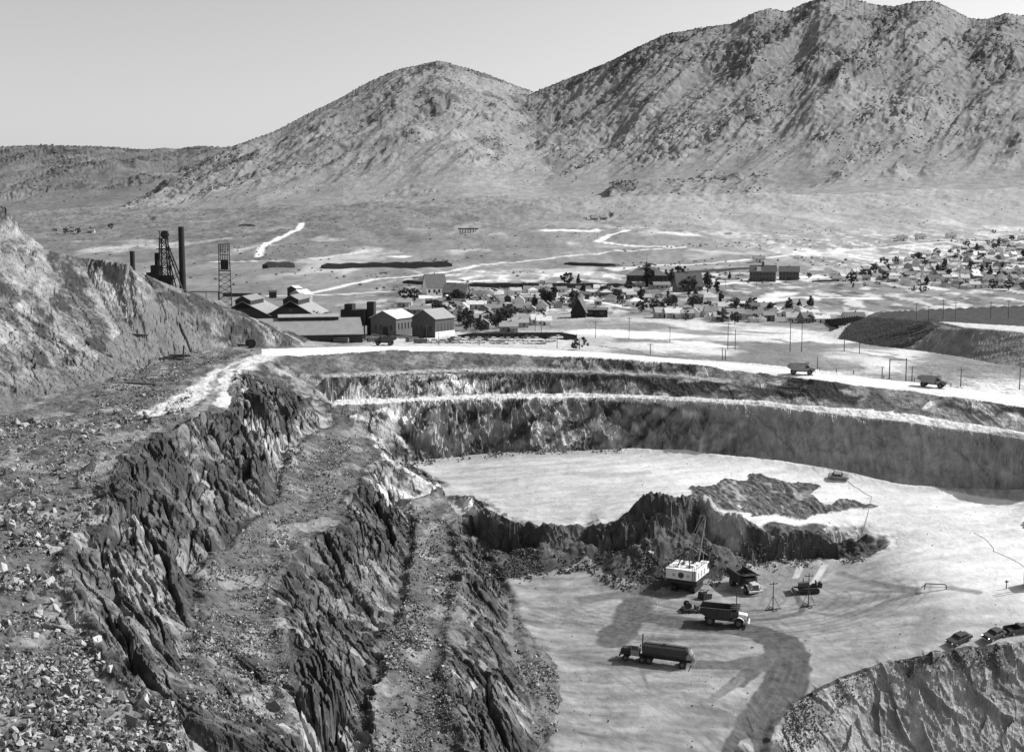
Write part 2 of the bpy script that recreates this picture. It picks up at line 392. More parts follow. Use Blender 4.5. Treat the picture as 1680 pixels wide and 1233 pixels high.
VX = U[:, None] * VY
VZ, VR = field(VX.ravel(), VY.ravel())
vx, vy, vz, vr = VX.ravel(), VY.ravel(), VZ, VR
del XX, YY, ZZ, depth, sy, ds, dl, wt, cum, hid
# ------------------------------------------------------------------ what the ground is made of, by place
floor = inpoly(vx, vy, FLOORPOLY)
road = inpoly(vx, vy + 1.2 * gn(vx / 5, vy / 5, 77), ROADPOLY)
hill = inpoly(vx, vy, HILLPOLY)
dump = inpoly(vx, vy, DUMPPOLY) & (vx > 100)
rim_y = np.interp(vx, [p[0] for p in RIMF], [p[1] for p in RIMF])
plain = (vy > rim_y) & ~hill & ~dump & ~road & ((vx > -75) | (vy > 470))
n1 = fbm(vx / 30, vy / 30, 101, 4)
n2 = fbm(vx / 7, vy / 7, 102, 4)
n3 = fbm(vx / 1.7, vy / 1.7, 103, 3)
warpv = vz * .9 + 2.5 * n2
strk = fbm(vx / 2.2, (vy + vz) / 2.2, 104, 3)
# rock walls
alb = .105 + .045 * n2 + .04 * strk + .03 * n3
alb += .13 * ss(.28, .75, fbm((vx + 2 * vz) / 9, (vy - .5 * vz) / 5, 105, 4))
alb -= .085 * ss(.0, .5, fbm((vx - vz) / 8, vy / 6, 106, 4))
farw = ss(330, 345, vy + .0 * vx) * (vx > -60)
# slabs of paler and darker stone standing in the wall
zb_ = bil(GRID, vx, vy)
dx2 = bil(DIRX, vx, vy)
lf_ = ss(12, -6, vx) * ss(360, 340, vy)
ct = np.where(dx2 > .5, np.where(lf_ > .3, .42, .7) * (vy + 1.0 * vx - .75 * zb_), vx + .25 * zb_) + 1.3 * gn(vx / 7, vy / 7, 14)
ht = zb_ + .30 * ct + 1.5 * gn(vx / 10, vy / 10, 15)
q1, q2 = voro(ct / 7.5, ht / 7.0, 5)[2], voro(ct / 2.9, ht / 3.6, 6)[2]
tone = 1 + 1.1 * ss(.78, .9, q1) - .35 * ss(.4, .2, q1) + .7 * ss(.8, .92, q2) - .35 * ss(.35, .15, q2)
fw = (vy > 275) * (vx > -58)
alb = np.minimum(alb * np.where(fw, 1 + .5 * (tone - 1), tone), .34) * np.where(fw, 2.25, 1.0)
# benches of broken stone
flat = (1 - vr)
alb = np.where(flat > .6, .105 + .035 * n2 + .03 * n3 + .10 * ss(.05, .5, fbm(vx / 8, vy / 14, 173, 3)), alb)
# left hillside: pale leached ground
ha = .215 + .15 * fbm((vx + vz) / 9, (vy) / 14, 111, 4) + .09 * n3 - .14 * ss(-.1, .4, fbm(vx / 11, (vy - 2 * vz) / 11, 112, 4))
talus = ss(-33, -40, vz + .02 * (vy - 330)) * ss(-140, -120, vx)
ha = ha * (1 - talus) + (.12 + .03 * n3) * talus
def hitb(px, py, ymax=420):
    a_, b_, c_ = ray(px, py)
    ys = np.arange(120, ymax, .4)
    g = base_z(ys * a_ / b_, ys)
    k_ = np.nonzero(ys * c_ / b_ < g)[0]
    y_ = ys[k_[0]] if len(k_) else ys[-1]
    return (y_ * a_ / b_, y_)
scree = inpoly(vx + 1.5 * n2, vy + 2.5 * n2, [hitb(*p) for p in [(205, 530), (240, 495), (285, 505), (330, 545), (372, 575), (330, 582), (250, 602), (180, 628), (120, 640), (160, 585)]])
ha = np.where(scree, .135 + .025 * n2 + .02 * n3, ha)
alb = np.where(hill, ha, alb)
upz = inpoly(vx, vy, [p[:2] for p in RIMN] + [p[:2] for p in B2I[::-1]]) * ss(-20, 15, vx)  # upper far wall: dark rock clumps, with the shadow of recesses painted in
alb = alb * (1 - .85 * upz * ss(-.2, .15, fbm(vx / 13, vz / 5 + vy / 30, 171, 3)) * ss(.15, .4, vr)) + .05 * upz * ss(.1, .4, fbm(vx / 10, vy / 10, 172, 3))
# thin pale bench tops along the far wall
pm = inpoly(vx, vy + .5 * gn(vx / 3, vy / 3, 88), [(p[0], p[1] - .6) for p in B2O] + [(p[0], p[1] + .2) for p in B2I[::-1]]) * 1.0
alb = alb * (1 - pm) + (.58 + .05 * n3) * pm
pale = polyline_dist(vx, vy, B1I)
pm = ss(2.2, .8, pale) * .6
alb = alb * (1 - pm) + .45 * pm
# pale track on the left bench
def plan(pts, z):
    return [atz(p, q, z)[:2] for p, q in pts]
for pts, z, wd, val in [([(487, 581), (440, 588), (400, 598), (370, 610), (340, 630), (300, 650), (255, 668)], -39.2, 5.5, .50),
                        ([(370, 655), (385, 640), (375, 625)], -39.6, 4.5, .48),
                        ([(395, 597), (362, 610), (352, 630), (345, 650), (325, 668)], -39.3, 1.1, .20)]:
    d = polyline_dist(vx, vy, plan(pts, z)) + 1.2 * n2
    m = ss(wd, wd * .5, d) * (vr < .6) * (vx < -30)
    alb = alb * (1 - m) + (val + .04 * n3) * m
# floors
fa = .275 + .04 * n1 + .085 * fbm(vx / 14, vy / 3.5, 121, 4) + .05 * ss(.1, .5, fbm(vx / 5, vy / 3, 122, 3)) + .03 * n3
up = ss(-70.0, -66.0, vz)
fa = fa + .10 * up + .22 * up * ss(-5, 65, vx + 20 * n1 * .5)
fa -= .10 * ss(262, 235, vy) * ss(70, 20, vx)
fm = floor & (vr < .45)
def band(pts, zz, wd, val, soft=.5, nz=1.0, only=None, k=1.0):
    global fa
    P_ = [hitb(*p) for p in pts]
    bb = (vx > min(p[0] for p in P_) - 14) & (vx < max(p[0] for p in P_) + 14) & (vy > min(p[1] for p in P_) - 14) & (vy < max(p[1] for p in P_) + 14)
    d = polyline_dist(vx[bb], vy[bb], P_)
    m = ss(wd, wd * soft, d + nz * n2[bb] * .8) * k
    if wd > 2:
        m = m * (1 - .09 * ss(.22, .12, np.abs((d / 1.15) % 1.0 - .5)) * ss(-.4, .2, n1[bb]))
    fa[bb] = fa[bb] * (1 - m) + (val + .03 * n3[bb]) * m
# wetted haul tracks on the lower floor
band([(1222, 1260), (1232, 1233), (1251, 1179), (1284, 1129), (1297, 1096), (1297, 1074), (1278, 1052), (1245, 1040), (1207, 1031)], 0, 3.7, .085, .85)
band([(1220, 1036), (1140, 1026), (1085, 1019), (1041, 1010)], 0, 3.2, .095, .8)
band([(1050, 972), (1040, 1000), (1022, 1030), (1005, 1050)], 0, 3.6, .095, .75)
band([(1050, 975), (1010, 978), (960, 985)], 0, 2.6, .13, .5)
band([(1140, 1091), (1200, 1090), (1250, 1082), (1285, 1070)], 0, 1.7, .11, .7)
band([(1212, 1118), (1260, 1085)], 0, 1.6, .11, .7)
band([(1165, 1150), (1215, 1112)], 0, 1.0, .17, .6, .3)
band([(1200, 1020), (1275, 1014), (1312, 1004), (1318, 995), (1305, 975)], 0, .9, .12, .5, .3)
band([(1062, 978), (1075, 990), (1110, 1000), (1150, 1006)], 0, .7, .15, .5, .3)
band([(1335, 1003), (1380, 1010), (1430, 1000), (1460, 985), (1500, 975)], 0, 1.2, .17, .5, .6)
band([(1350, 998), (1400, 990), (1440, 980)], 0, 3.2, .17, .4, 1.5, None, .8)
band([(1380, 940), (1440, 958), (1500, 968)], 0, 1.5, .18, .4, .8)
band([(1395, 965), (1440, 972), (1490, 970)], 0, .6, .18, .4, .8)
band([(1250, 990), (1300, 960), (1330, 940), (1250, 950)], 0, 5, .20, .4, 1.5, None, .8)
band([(1530, 1000), (1520, 1030), (1500, 1060)], 0, 2.2, .22, .4, 1.5, None, .7)
band([(1560, 965), (1600, 972)], 0, 1.5, .24, .4, .8)
band([(1305, 949), (1314, 928)], 0, .8, .42, .6, .1)
band([(1333, 960), (1352, 928)], 0, .8, .46, .6, .1)
band([(1052, 1096), (1058, 1115), (1064, 1130)], 0, .5, .16, .5, .2)
for i in range(12):                                  # wheel tracks curving round the shovel
    r_ = 9 + i * 1.7
    cx, cy = hitb(1175, 985)
    pts = [(cx + r_ * 1.5 * math.cos(t), cy + r_ * .8 * math.sin(t)) for t in np.linspace(3.4 + .1 * (i % 3), 6.6 - .15 * (i % 4), 14)]
    d = polyline_dist(vx, vy, pts)
    fa = np.where(d < .32, fa * .82, fa)
rt = np.random.default_rng(77)
for i in range(34):                                  # crossing wheel ruts
    x0, y0 = rt.uniform(0, 62), rt.uniform(188, 262)
    an, cv, ln = rt.uniform(0, 6.28), rt.normal(0, .025), rt.uniform(15, 45)
    tt = np.linspace(0, ln, 14)
    aa = an + cv * tt
    cx_, cy_ = x0 + np.cumsum(np.cos(aa)) * ln / 14, y0 + np.cumsum(np.sin(aa)) * ln / 14
    for o_ in (-1.0, 1.0):
        pts = [(a_ - o_ * math.sin(q_), b_ + o_ * math.cos(q_)) for a_, b_, q_ in zip(cx_, cy_, aa)]
        bb = (vx > min(p[0] for p in pts) - 2) & (vx < max(p[0] for p in pts) + 2) & (vy > min(p[1] for p in pts) - 2) & (vy < max(p[1] for p in pts) + 2)
        d = polyline_dist(vx[bb], vy[bb], pts)
        fa[bb] = fa[bb] * (1 - (.16 if i % 3 else -.12) * ss(.42, .2, d) * (.5 + .5 * ss(-.3, .3, n2[bb])))
band([(930, 778), (1000, 780), (1060, 776)], -62, 3.0, .34, .3, 1.5, None, .8)
band([(830, 800), (900, 792)], -63.5, 3.0, .42, .3, 1.5, None, .6)
scr = inpoly(vx + 2.5 * gn(vx / 6, vy / 6, 3), vy + 4 * gn(vx / 7, vy / 9, 4), SCRAPE)
fur = np.abs(gn((vx + .35 * vy) / 1.5 + .9 * gn(vx / 7, vy / 7, 8), (vy - .3 * vx) / 16, 55))
fa = np.where(scr, .075 + .22 * ss(.12, .0, fur) + .04 * n3 + .18 * ss(.3, .7, n2), fa)
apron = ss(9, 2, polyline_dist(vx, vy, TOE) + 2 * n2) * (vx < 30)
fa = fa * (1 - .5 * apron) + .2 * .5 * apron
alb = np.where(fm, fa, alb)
tal = inpoly(vx, vy + 1.5 * n2, [p[:2] for p in BKM] + [p[:2] for p in BKT[::-1]]) * 1.0
alb = alb * (1 - tal) + (.055 + .02 * n2 + .015 * n3) * tal
t3p = inpoly(vx + n2, vy, [p[:2] for p in E3] + [p[:2] for p in T3[::-1]]) * np.where(vr < .6, 1, 0)
alb = alb * (1 - t3p) + (.13 + .04 * n2 + .03 * n3) * t3p
# dark muck of the digging face
muck = ss(11, 5, np.minimum(polyline_dist(vx, vy, BKC[6:]), polyline_dist(vx, vy, BKM)) + 2.5 * n2)
mk = muck * np.where(vr > .3, 1, 0) * (vy > 240) * (vx > 0)
alb = alb * (1 - mk) + (.07 + .035 * n2 + .025 * n3) * mk
dpat = polyline_dist(vx, vy, [atz(1168, 843, -61.8)[:2], atz(1186, 868, -64.5)[:2], atz(1200, 905, -69)[:2]])  # sunlit right face of the bank, its light painted as a pale patch
mk = ss(4.2, 2, dpat + 1.5 * n2) * np.where(vr > .2, 1, 0)
alb = alb * (1 - mk) + .36 * mk
mm = np.zeros(len(vx))
for mx, my, mh, mr2 in MOUNDS:
    mm = np.maximum(mm, np.exp(-((vx - mx) ** 2 + (vy - my) ** 2) / (mr2 * mr2) * 1.6) * min(1.6, mh))
mm = np.maximum(ss(.35, .75, mm + .25 * n2), ss(3.2, 1.6, polyline_dist(vx, vy, BKC[3:20]) + 1.4 * n2)) * floor * (vy > 245)
mm = mm * (1 - ss(4.2, 2, dpat + 1.5 * n2))
alb = alb * (1 - mm) + (.085 + .03 * n2 + .03 * n3) * mm
rbm = inpoly(vx, vy, [p[:2] for p in RBC[2:]] + [(p[0] + 8, p[1] - 30) for p in RBC[2:][::-1]]) * np.where(vr > .3, 1, 0)
alb = alb * (1 - rbm) + np.clip(.285 + .10 * fbm(vx / 4, vy / 6, 131, 4) + .10 * (q2 - .5) - .10 * ss(-72.5, -70, vz - .0 * vx) + .04 * n3, .08, .5) * rbm
# smooth dark wall at the far right
dk = ss(40, 75, vx) * np.where(vr > .4, 1, 0) * (vy > 262) * (vy < 345) * ss(-44, -47, vz)
alb = alb * (1 - dk) + (.32 + .07 * fbm(vx / 2.5, vz / 9, 133, 4) + .07 * fbm(vx / .8, vz / 5, 135, 3) + .05 * fbm(vx / 14, vz / 3, 134, 3) + .03 * n3) * dk
# haul road round the rim
alb = np.where(road, .60 + .05 * n2 + .03 * n3, alb)
# the flat beyond
pa = .19 + .05 * fbm(vx / 60, vy / 160, 141, 4) + .035 * fbm(vx / 9, vy / 18, 142, 3)
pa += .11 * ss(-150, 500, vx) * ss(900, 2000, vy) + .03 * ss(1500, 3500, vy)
pa -= .05 * ss(200, -500, vx) * ss(900, 1800, vy)
wn = fbm(vx / 55, vy / 70, 143, 4)
nearw = ss(760, 560, vy) * ss(-10, 60, vx)
pa += (.36 * ss(-.25, .35, wn)) * nearw
lot = ss(585, 540, vy) * ss(-65, -50, vx) * ss(45, 20, vx)
pa = pa * (1 - lot) + (.44 + .05 * n2) * lot
townm = ss(640, 720, vy) * ss(1250, 1050, vy) * ss(-130, -60, vx)
pa += townm * (.30 * ss(.1, .5, fbm(vx / 16, vy / 45, 144, 3)) - .10 * ss(.1, .5, fbm(vx / 14, vy / 40, 145, 3)))
hillt = ss(250, 340, vx) * ss(1000, 1100, vy) * ss(1900, 1500, vy)
pa += hillt * (.28 * ss(.1, .45, fbm(vx / 14, vy / 40, 146, 3)))
ww = ss(.25, .6, fbm(vx / 120, vy / 300, 147, 4)) * ss(950, 1100, vy) * ss(2300, 1500, vy)
pa += .2 * ww
def gband(pts, wd, val, soft=.35, nz=0.0):
    global pa
    pl_ = [hit(p, q, 400)[:2] for p, q in pts]
    lo_y, hi_y = min(p[1] for p in pl_) - 80, max(p[1] for p in pl_) + 80
    sel = (vy > lo_y) & (vy < hi_y)
    d = polyline_dist(vx[sel], vy[sel], pl_) + nz * n1[sel]
    m = ss(wd, wd * soft, d)
    pa[sel] = pa[sel] * (1 - m) + val * m
gband([(424, 420), (428, 408), (440, 398), (470, 385), (490, 376), (495, 366)], 7, .68)
gband([(500, 482), (560, 470), (610, 459), (700, 450), (780, 436), (900, 424), (1000, 412), (1120, 406)], 5, .62)
gband([(440, 486), (560, 483), (640, 478)], 5, .60)
gband([(1120, 406), (1040, 404), (980, 396), (1000, 385), (1030, 377)], 8, .66)
gband([(340, 430), (520, 424), (600, 413)], 6, .55)
gband([(760, 483), (860, 481), (920, 487), (975, 494), (1030, 505)], 4, .68)
gband([(1130, 468), (1200, 464), (1290, 458), (1340, 454)], 12, .66, .6, 4)
gband([(1000, 440), (1200, 428), (1350, 415), (1480, 404), (1680, 396)], 7, .62)
gband([(1220, 495), (1300, 488), (1440, 490)], 9, .66, .5, 5)
gband([(1200, 508), (1260, 492), (1290, 480)], 10, .58, .4, 5)
gband([(900, 378), (935, 378), (970, 378)], 22, .70, .5, 6)
gband([(1090, 382), (1130, 385)], 20, .60, .4, 8)
gband([(1540, 310), (1575, 306)], 16, .62, .4, 6)
gband([(740, 462), (800, 460)], 14, .66, .4, 6)
gband([(680, 485), (712, 489)], 7, .78, .7, 1.5)
gband([(1010, 443), (1040, 438)], 10, .60, .4, 5)
gband([(640, 421), (672, 420)], 10, .66, .4, 6)
gband([(985, 545), (1040, 548), (1080, 550)], 22, .74, .5, 8)
gband([(1120, 560), (1180, 568)], 8, .70, .4, 5)
gband([(1350, 560), (1300, 552), (1200, 545)], 5, .55, .5, 2)
gband([(985, 567), (1080, 580), (1180, 590)], 1.6, .16, .6, .5)
gband([(1380, 575), (1480, 590), (1600, 604), (1680, 615)], 2.0, .22, .5, 1)
gband([(1260, 556), (1360, 568), (1500, 585)], 1.3, .2, .5, .6)
gband([(860, 318), (1000, 312), (1150, 298), (1260, 288)], 5, .42, .5, 3)
gband([(400, 363), (300, 362)], 5, .40, .5, 3)
gband([(880, 372), (1000, 376), (1200, 383), (1300, 386)], 4, .13, .5)
gband([(560, 373), (760, 376), (880, 372)], 3.5, .2, .5)
gband([(860, 486), (930, 505)], 5, .2, .4, 3)
gband([(330, 470), (440, 468), (500, 462)], 5, .17, .5, 2)
da = .075 + .02 * n2 + .03 * n3
da = np.where(vy > 462, .035 + .015 * n2, da)
da = np.where((vx > 132) & (vy < 452) & (vr > .3), .21 + .07 * fbm(vx / 3, vy / 8, 151, 3), da)
da = np.where((vx > 165) & (vr < .3) & (vy < 470), .5, da)
alb = np.where(dump, da, alb)
alb = np.where(plain, pa, alb)
alb = np.clip(alb, .05, .80)

# ------------------------------------------------------------------ materials
def mat(name, g, rough=.8, var=.0, scale=1.0, bump=0.0, bscale=4.0, metal=0.0, attr=None, spec=.25):
    m = bpy.data.materials.new(name)
    m.use_nodes = True
    t = m.node_tree
    b = t.nodes['Principled BSDF']
    b.inputs['Roughness'].default_value = rough
    b.inputs['Metallic'].default_value = metal
    b.inputs['Specular IOR Level'].default_value = spec
    b.inputs['Base Color'].default_value = (g, g, g, 1)
    tc = t.nodes.new('ShaderNodeTexCoord')
    if var or attr:
        nz = t.nodes.new('ShaderNodeTexNoise')
        nz.inputs['Scale'].default_value = scale
        nz.inputs['Detail'].default_value = 8
        nz.inputs['Roughness'].default_value = .65
        t.links.new(tc.outputs['Object'], nz.inputs['Vector'])
        mr = t.nodes.new('ShaderNodeMapRange')
        mr.inputs['From Min'].default_value = .25
        mr.inputs['From Max'].default_value = .75
        mr.inputs['To Min'].default_value = 1 - var
        mr.inputs['To Max'].default_value = 1 + var
        mr.clamp = False
        t.links.new(nz.outputs['Fac'], mr.inputs['Value'])
        mu = t.nodes.new('ShaderNodeMath')
        mu.operation = 'MULTIPLY'
        mu.use_clamp = True
        t.links.new(mr.outputs[0], mu.inputs[0])
        if attr:
            an = t.nodes.new('ShaderNodeAttribute')
            an.attribute_name = attr
            t.links.new(an.outputs['Fac'], mu.inputs[1])
        else:
            mu.inputs[1].default_value = g
        t.links.new(mu.outputs[0], b.inputs['Base Color'])
    if bump:
        nb = t.nodes.new('ShaderNodeTexNoise')
        nb.inputs['Scale'].default_value = bscale
        nb.inputs['Detail'].default_value = 6
        t.links.new(tc.outputs['Object'], nb.inputs['Vector'])
        bp = t.nodes.new('ShaderNodeBump')
        bp.inputs['Strength'].default_value = 1
        bp.inputs['Distance'].default_value = bump
        t.links.new(nb.outputs['Fac'], bp.inputs['Height'])
        t.links.new(bp.outputs[0], b.inputs['Normal'])
    return m

def npmesh(name, V, F, material, smooth=False, attrs=None, kind=None):
    """V (n,3) array, F (m,k) array of one face size"""
    me = bpy.data.meshes.new(name)
    n, mcount, kk = len(V), len(F), F.shape[1]
    me.vertices.add(n)
    me.vertices.foreach_set('co', np.ascontiguousarray(V, dtype=np.float32).ravel())
    me.loops.add(mcount * kk)
    me.loops.foreach_set('vertex_index', np.ascontiguousarray(F, dtype=np.int32).ravel())
    me.polygons.add(mcount)
    me.polygons.foreach_set('loop_start', np.arange(0, mcount * kk, kk, dtype=np.int32))
    me.polygons.foreach_set('loop_total', np.full(mcount, kk, dtype=np.int32))
    me.polygons.foreach_set('use_smooth', np.full(mcount, smooth, dtype=bool))
    for an, av in (attrs or {}).items():
        a = me.attributes.new(an, 'FLOAT', 'POINT')
        a.data.foreach_set('value', np.ascontiguousarray(av, dtype=np.float32))
    me.update()
    me.materials.append(material)
    o = bpy.data.objects.new(name, me)
    C.objects.link(o)
    if kind:
        o['kind'] = kind
    return o

reg = np.where(plain, 0, np.where(road, 1, np.where(hill, 2, np.where(dump, 3, np.where(floor & (vr < .5), 4, 5)))))
idx = np.arange(NC * NR).reshape(NC, NR)
Q = np.stack([idx[:-1, :-1], idx[1:, :-1], idx[1:, 1:], idx[:-1, 1:]], -1).reshape(-1, 4)
fr = reg[Q[:, 0]]
REGION = [('plain', .16, .12, .35, 1.1, True), ('haul_road', .10, .6, .06, 1.5, True), ('hillside', .3, .5, .35, .9, False),
          ('tailings_dump', .25, .4, .4, .7, False), ('pit_floor', .16, .35, .12, 1.1, True), ('pit_wall', .34, .55, .35, 1.0, False)]
VALL = np.stack([vx, vy, vz], 1)
for k, (nm, var, sc_, bm, bs, sm) in enumerate(REGION):
    q = Q[fr == k]
    used = np.unique(q)
    remap = np.zeros(len(VALL), np.int64)
    remap[used] = np.arange(len(used))
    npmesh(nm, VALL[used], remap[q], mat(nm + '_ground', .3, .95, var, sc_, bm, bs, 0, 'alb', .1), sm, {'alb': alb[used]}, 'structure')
# ------------------------------------------------------------------ mountains
def rockmat(name, g0, g1, dark, s=1.0):
    m = bpy.data.materials.new(name)
    m.use_nodes = True
    t = m.node_tree
    b = t.nodes['Principled BSDF']
    b.inputs['Roughness'].default_value = .95
    b.inputs['Specular IOR Level'].default_value = .1
    tc = t.nodes.new('ShaderNodeTexCoord')
    def noise(scale, det=8, rough=.6):
        n = t.nodes.new('ShaderNodeTexNoise')
        n.inputs['Scale'].default_value = scale
        n.inputs['Detail'].default_value = det
        n.inputs['Roughness'].default_value = rough
        t.links.new(tc.outputs['Object'], n.inputs['Vector'])
        return n
    def ramp(src, a, b_, va, vb):
        r = t.nodes.new('ShaderNodeMapRange')
        for k_, v_ in (('From Min', a), ('From Max', b_), ('To Min', va), ('To Max', vb)):
            r.inputs[k_].default_value = v_
        t.links.new(src, r.inputs['Value'])
        return r.outputs[0]
    def op(o, a, b_):
        x = t.nodes.new('ShaderNodeMath')
        x.operation = o
        for i, v in enumerate((a, b_)):
            if isinstance(v, float):
                x.inputs[i].default_value = v
            else:
                t.links.new(v, x.inputs[i])
        return x.outputs[0]
    grass = ramp(noise(.006 * s).outputs['Fac'], .3, .7, g0, g1)
    fine = ramp(noise(.05 * s, 6, .7).outputs['Fac'], .3, .7, .72, 1.25)
    grass = op('MULTIPLY', grass, fine)
    at = t.nodes.new('ShaderNodeAttribute')
    at.attribute_name = 'crag'
    al = t.nodes.new('ShaderNodeAttribute')
    al.attribute_name = 'low'
    lowmul = ramp(al.outputs['Fac'], 0.0, 1.0, 1.0, 1.22)
    grass = op('MULTIPLY', grass, lowmul)
    keep = ramp(al.outputs['Fac'], .1, .9, 1.0, .12)
    sh = op('ADD', noise(.016 * s, 7, .72).outputs['Fac'], op('MULTIPLY', at.outputs['Fac'], .17))
    shm = ramp(sh, .60, .72, 0.0, .8)
    shm = op('MULTIPLY', shm, keep)
    li = op('ADD', noise(.022 * s, 7, .7).outputs['Fac'], op('MULTIPLY', at.outputs['Fac'], .05))
    lim = ramp(li, .66, .80, 0.0, .42)
    mx = t.nodes.new('ShaderNodeMix')
    mx.inputs['A'].default_value = 0
    t.links.new(lim, mx.inputs['Factor'])
    t.links.new(grass, mx.inputs['A'])
    mx.inputs['B'].default_value = .36
    m2 = t.nodes.new('ShaderNodeMix')
    t.links.new(shm, m2.inputs['Factor'])
    t.links.new(mx.outputs['Result'], m2.inputs['A'])
    m2.inputs['B'].default_value = dark
    t.links.new(m2.outputs['Result'], b.inputs['Base Color'])
    bp = t.nodes.new('ShaderNodeBump')
    bp.inputs['Distance'].default_value = 3.0 / s
    t.links.new(noise(.04 * s, 8, .7).outputs['Fac'], bp.inputs['Height'])
    t.links.new(bp.outputs[0], b.inputs['Normal'])
    return m

SCRUB = []
def ridge(name, crest, foot, ncol, nrow, amp, crag, seed, m, skew=.6, wx=240.0, shrub=0, ssz=(3, 6), power=1.1, rim=0.0):
    px = np.linspace(crest[0][0], crest[-1][0], ncol)
    cpy = np.interp(px, [c[0] for c in crest], [c[1] for c in crest])
    cD = np.interp(px, [c[0] for c in crest], [c[2] for c in crest])
    fD = np.interp(px, [c[0] for c in foot], [c[1] for c in foot])
    cx, cy, cz = aty(px, cpy, cD)
    kw = np.hanning(61) / np.hanning(61).sum()
    cz0 = np.convolve(np.pad(cz, 30, mode='reflect', reflect_type='odd'), kw, mode='valid')
    cz = cz + rim * (np.abs(fbm(px / 9.0, px * 0, seed + 3, 4)) + .8 * np.maximum(0, fbm(px / 3.0, px * 0, seed + 4, 3)) - .25)
    fxx = cx / cD * fD
    fz = plain_z(fxx, fD) - 9
    kf = np.hanning(121) / np.hanning(121).sum()
    fz = np.convolve(np.pad(fz, 60, mode='reflect', reflect_type='odd'), kf, mode='valid')
    t = np.linspace(0, 1, nrow)
    tb = np.linspace(0, 1, 14)[1:]
    Y = fD[:, None] + (cD - fD)[:, None] * t[None, :]
    X = (cx / cD)[:, None] * Y
    Zb = fz[:, None] + (cz0 - fz)[:, None] * (t[None, :] ** power) + (cz - cz0)[:, None] * t[None, :] ** 14
    env = np.sin(np.pi * np.clip(t, 0, 1)) ** .8 * (.35 + .65 * t) * ss(.0, .3, t)
    xs = X - skew * (Y - Y.mean())
    wq = fbm(X / 500, Y / 500, seed + 9, 3) * 45
    rg = ridged((xs + wq) / wx, (Y + wq) / (wx * 3.2), seed, 5, .55)
    Zn = Zb + env[None, :] * amp * (rg - .75)
    cg = ss(.05, .75, fbm((xs) / 170, Y / 300, seed + 21, 4) + .55 * (t[None, :] - .45) + .18 * (rg - .6))
    e2 = np.clip(np.minimum(t / .12, (1 - t) / .05), 0, 1)[None, :]
    Zn = Zn + e2 * cg * crag * (np.abs(fbm(xs / 36, Y / 46, seed + 31, 4)) - .25) * 2 + e2 * ss(.12, .5, t)[None, :] * crag * .4 * fbm(X / 22, Y / 22, seed + 41, 4)
    yb = cD[:, None] + 900 * tb[None, :]
    xb = (cx / cD)[:, None] * yb
    zb = cz[:, None] - (cz - fz)[:, None] * tb[None, :] * .9
    V = np.stack([np.concatenate([X, xb], 1), np.concatenate([Y, yb], 1), np.concatenate([Zn, zb], 1)], -1)
    n2_ = V.shape[1]
    ii = np.arange(ncol * n2_).reshape(ncol, n2_)
    F = np.stack([ii[:-1, :-1], ii[1:, :-1], ii[1:, 1:], ii[:-1, 1:]], -1).reshape(-1, 4)
    ca = np.concatenate([cg, np.repeat(cg[:, -1:], len(tb), 1)], 1)
    lowa = ss(.55, .08, t[None, :] + .07 * fbm(X / 260, Y / 300, seed + 61, 3))
    la = np.concatenate([lowa, np.zeros((ncol, len(tb)))], 1)
    npmesh(name, V.reshape(-1, 3), F, m, True, {'crag': ca.ravel(), 'low': la.ravel()}, 'structure')
    if shrub:
        pr = (cg * .9 + .1) * ss(.0, .5, fbm(X / 60, Y / 90, seed + 51, 3) + .15) * np.clip((t[None, :] - .12) * 3, .02, 1)
        pr[:, -3:] = .5 * (rim > 0) + pr[:, -3:]
        p = pr.ravel() / pr.sum()
        sel = RNG.choice(pr.size, shrub, p=p)
        Pg = np.stack([X, Y, Zn], -1)
        ci, ri = np.minimum(sel // nrow, ncol - 2), np.minimum(sel % nrow, nrow - 2)
        ua, ub = RNG.uniform(0, 1, (2, shrub, 1))
        P = (Pg[ci, ri] * (1 - ua) + Pg[ci + 1, ri] * ua) * (1 - ub) + (Pg[ci, ri + 1] * (1 - ua) + Pg[ci + 1, ri + 1] * ua) * ub
        SCRUB.append((P, RNG.uniform(ssz[0], ssz[1], shrub)))

M_MT = rockmat('mountain_slope', .185, .27, .075)
M_FAR = rockmat('far_hill_slope', .09, .17, .04, .7)
ridge('far_hills', [(-140, 246, 6100), (0, 241, 6000), (60, 238, 6000), (160, 240, 6000), (230, 245, 5900), (290, 246, 5900), (330, 240, 5700), (375, 243, 5500), (460, 262, 5400), (560, 290, 5300)],
      [(-140, 3650), (200, 3650), (560, 3600)], 460, 130, 60, 6, 201, M_FAR, .35, 420, 1800, (2.5, 6), 1.0, 6)
ridge('mountain', [(180, 362, 3550), (240, 322, 3750), (300, 285, 3900), (375, 243, 4050), (450, 216, 4150), (505, 187, 4200), (560, 160, 4250), (600, 137, 4300), (650, 115, 4300), (690, 106, 4300), (722, 100, 4300), (745, 106, 4300), (800, 122, 4350), (850, 142, 4400), (878, 152, 4450), (960, 178, 4500), (1100, 230, 4600)],
      [(180, 3350), (300, 3150), (420, 2950), (560, 2850), (760, 2800), (1100, 2800)], 620, 230, 30, 7, 221, M_MT, .55, 170, 6000, (1.3, 3.2), 1.05, 3.5)
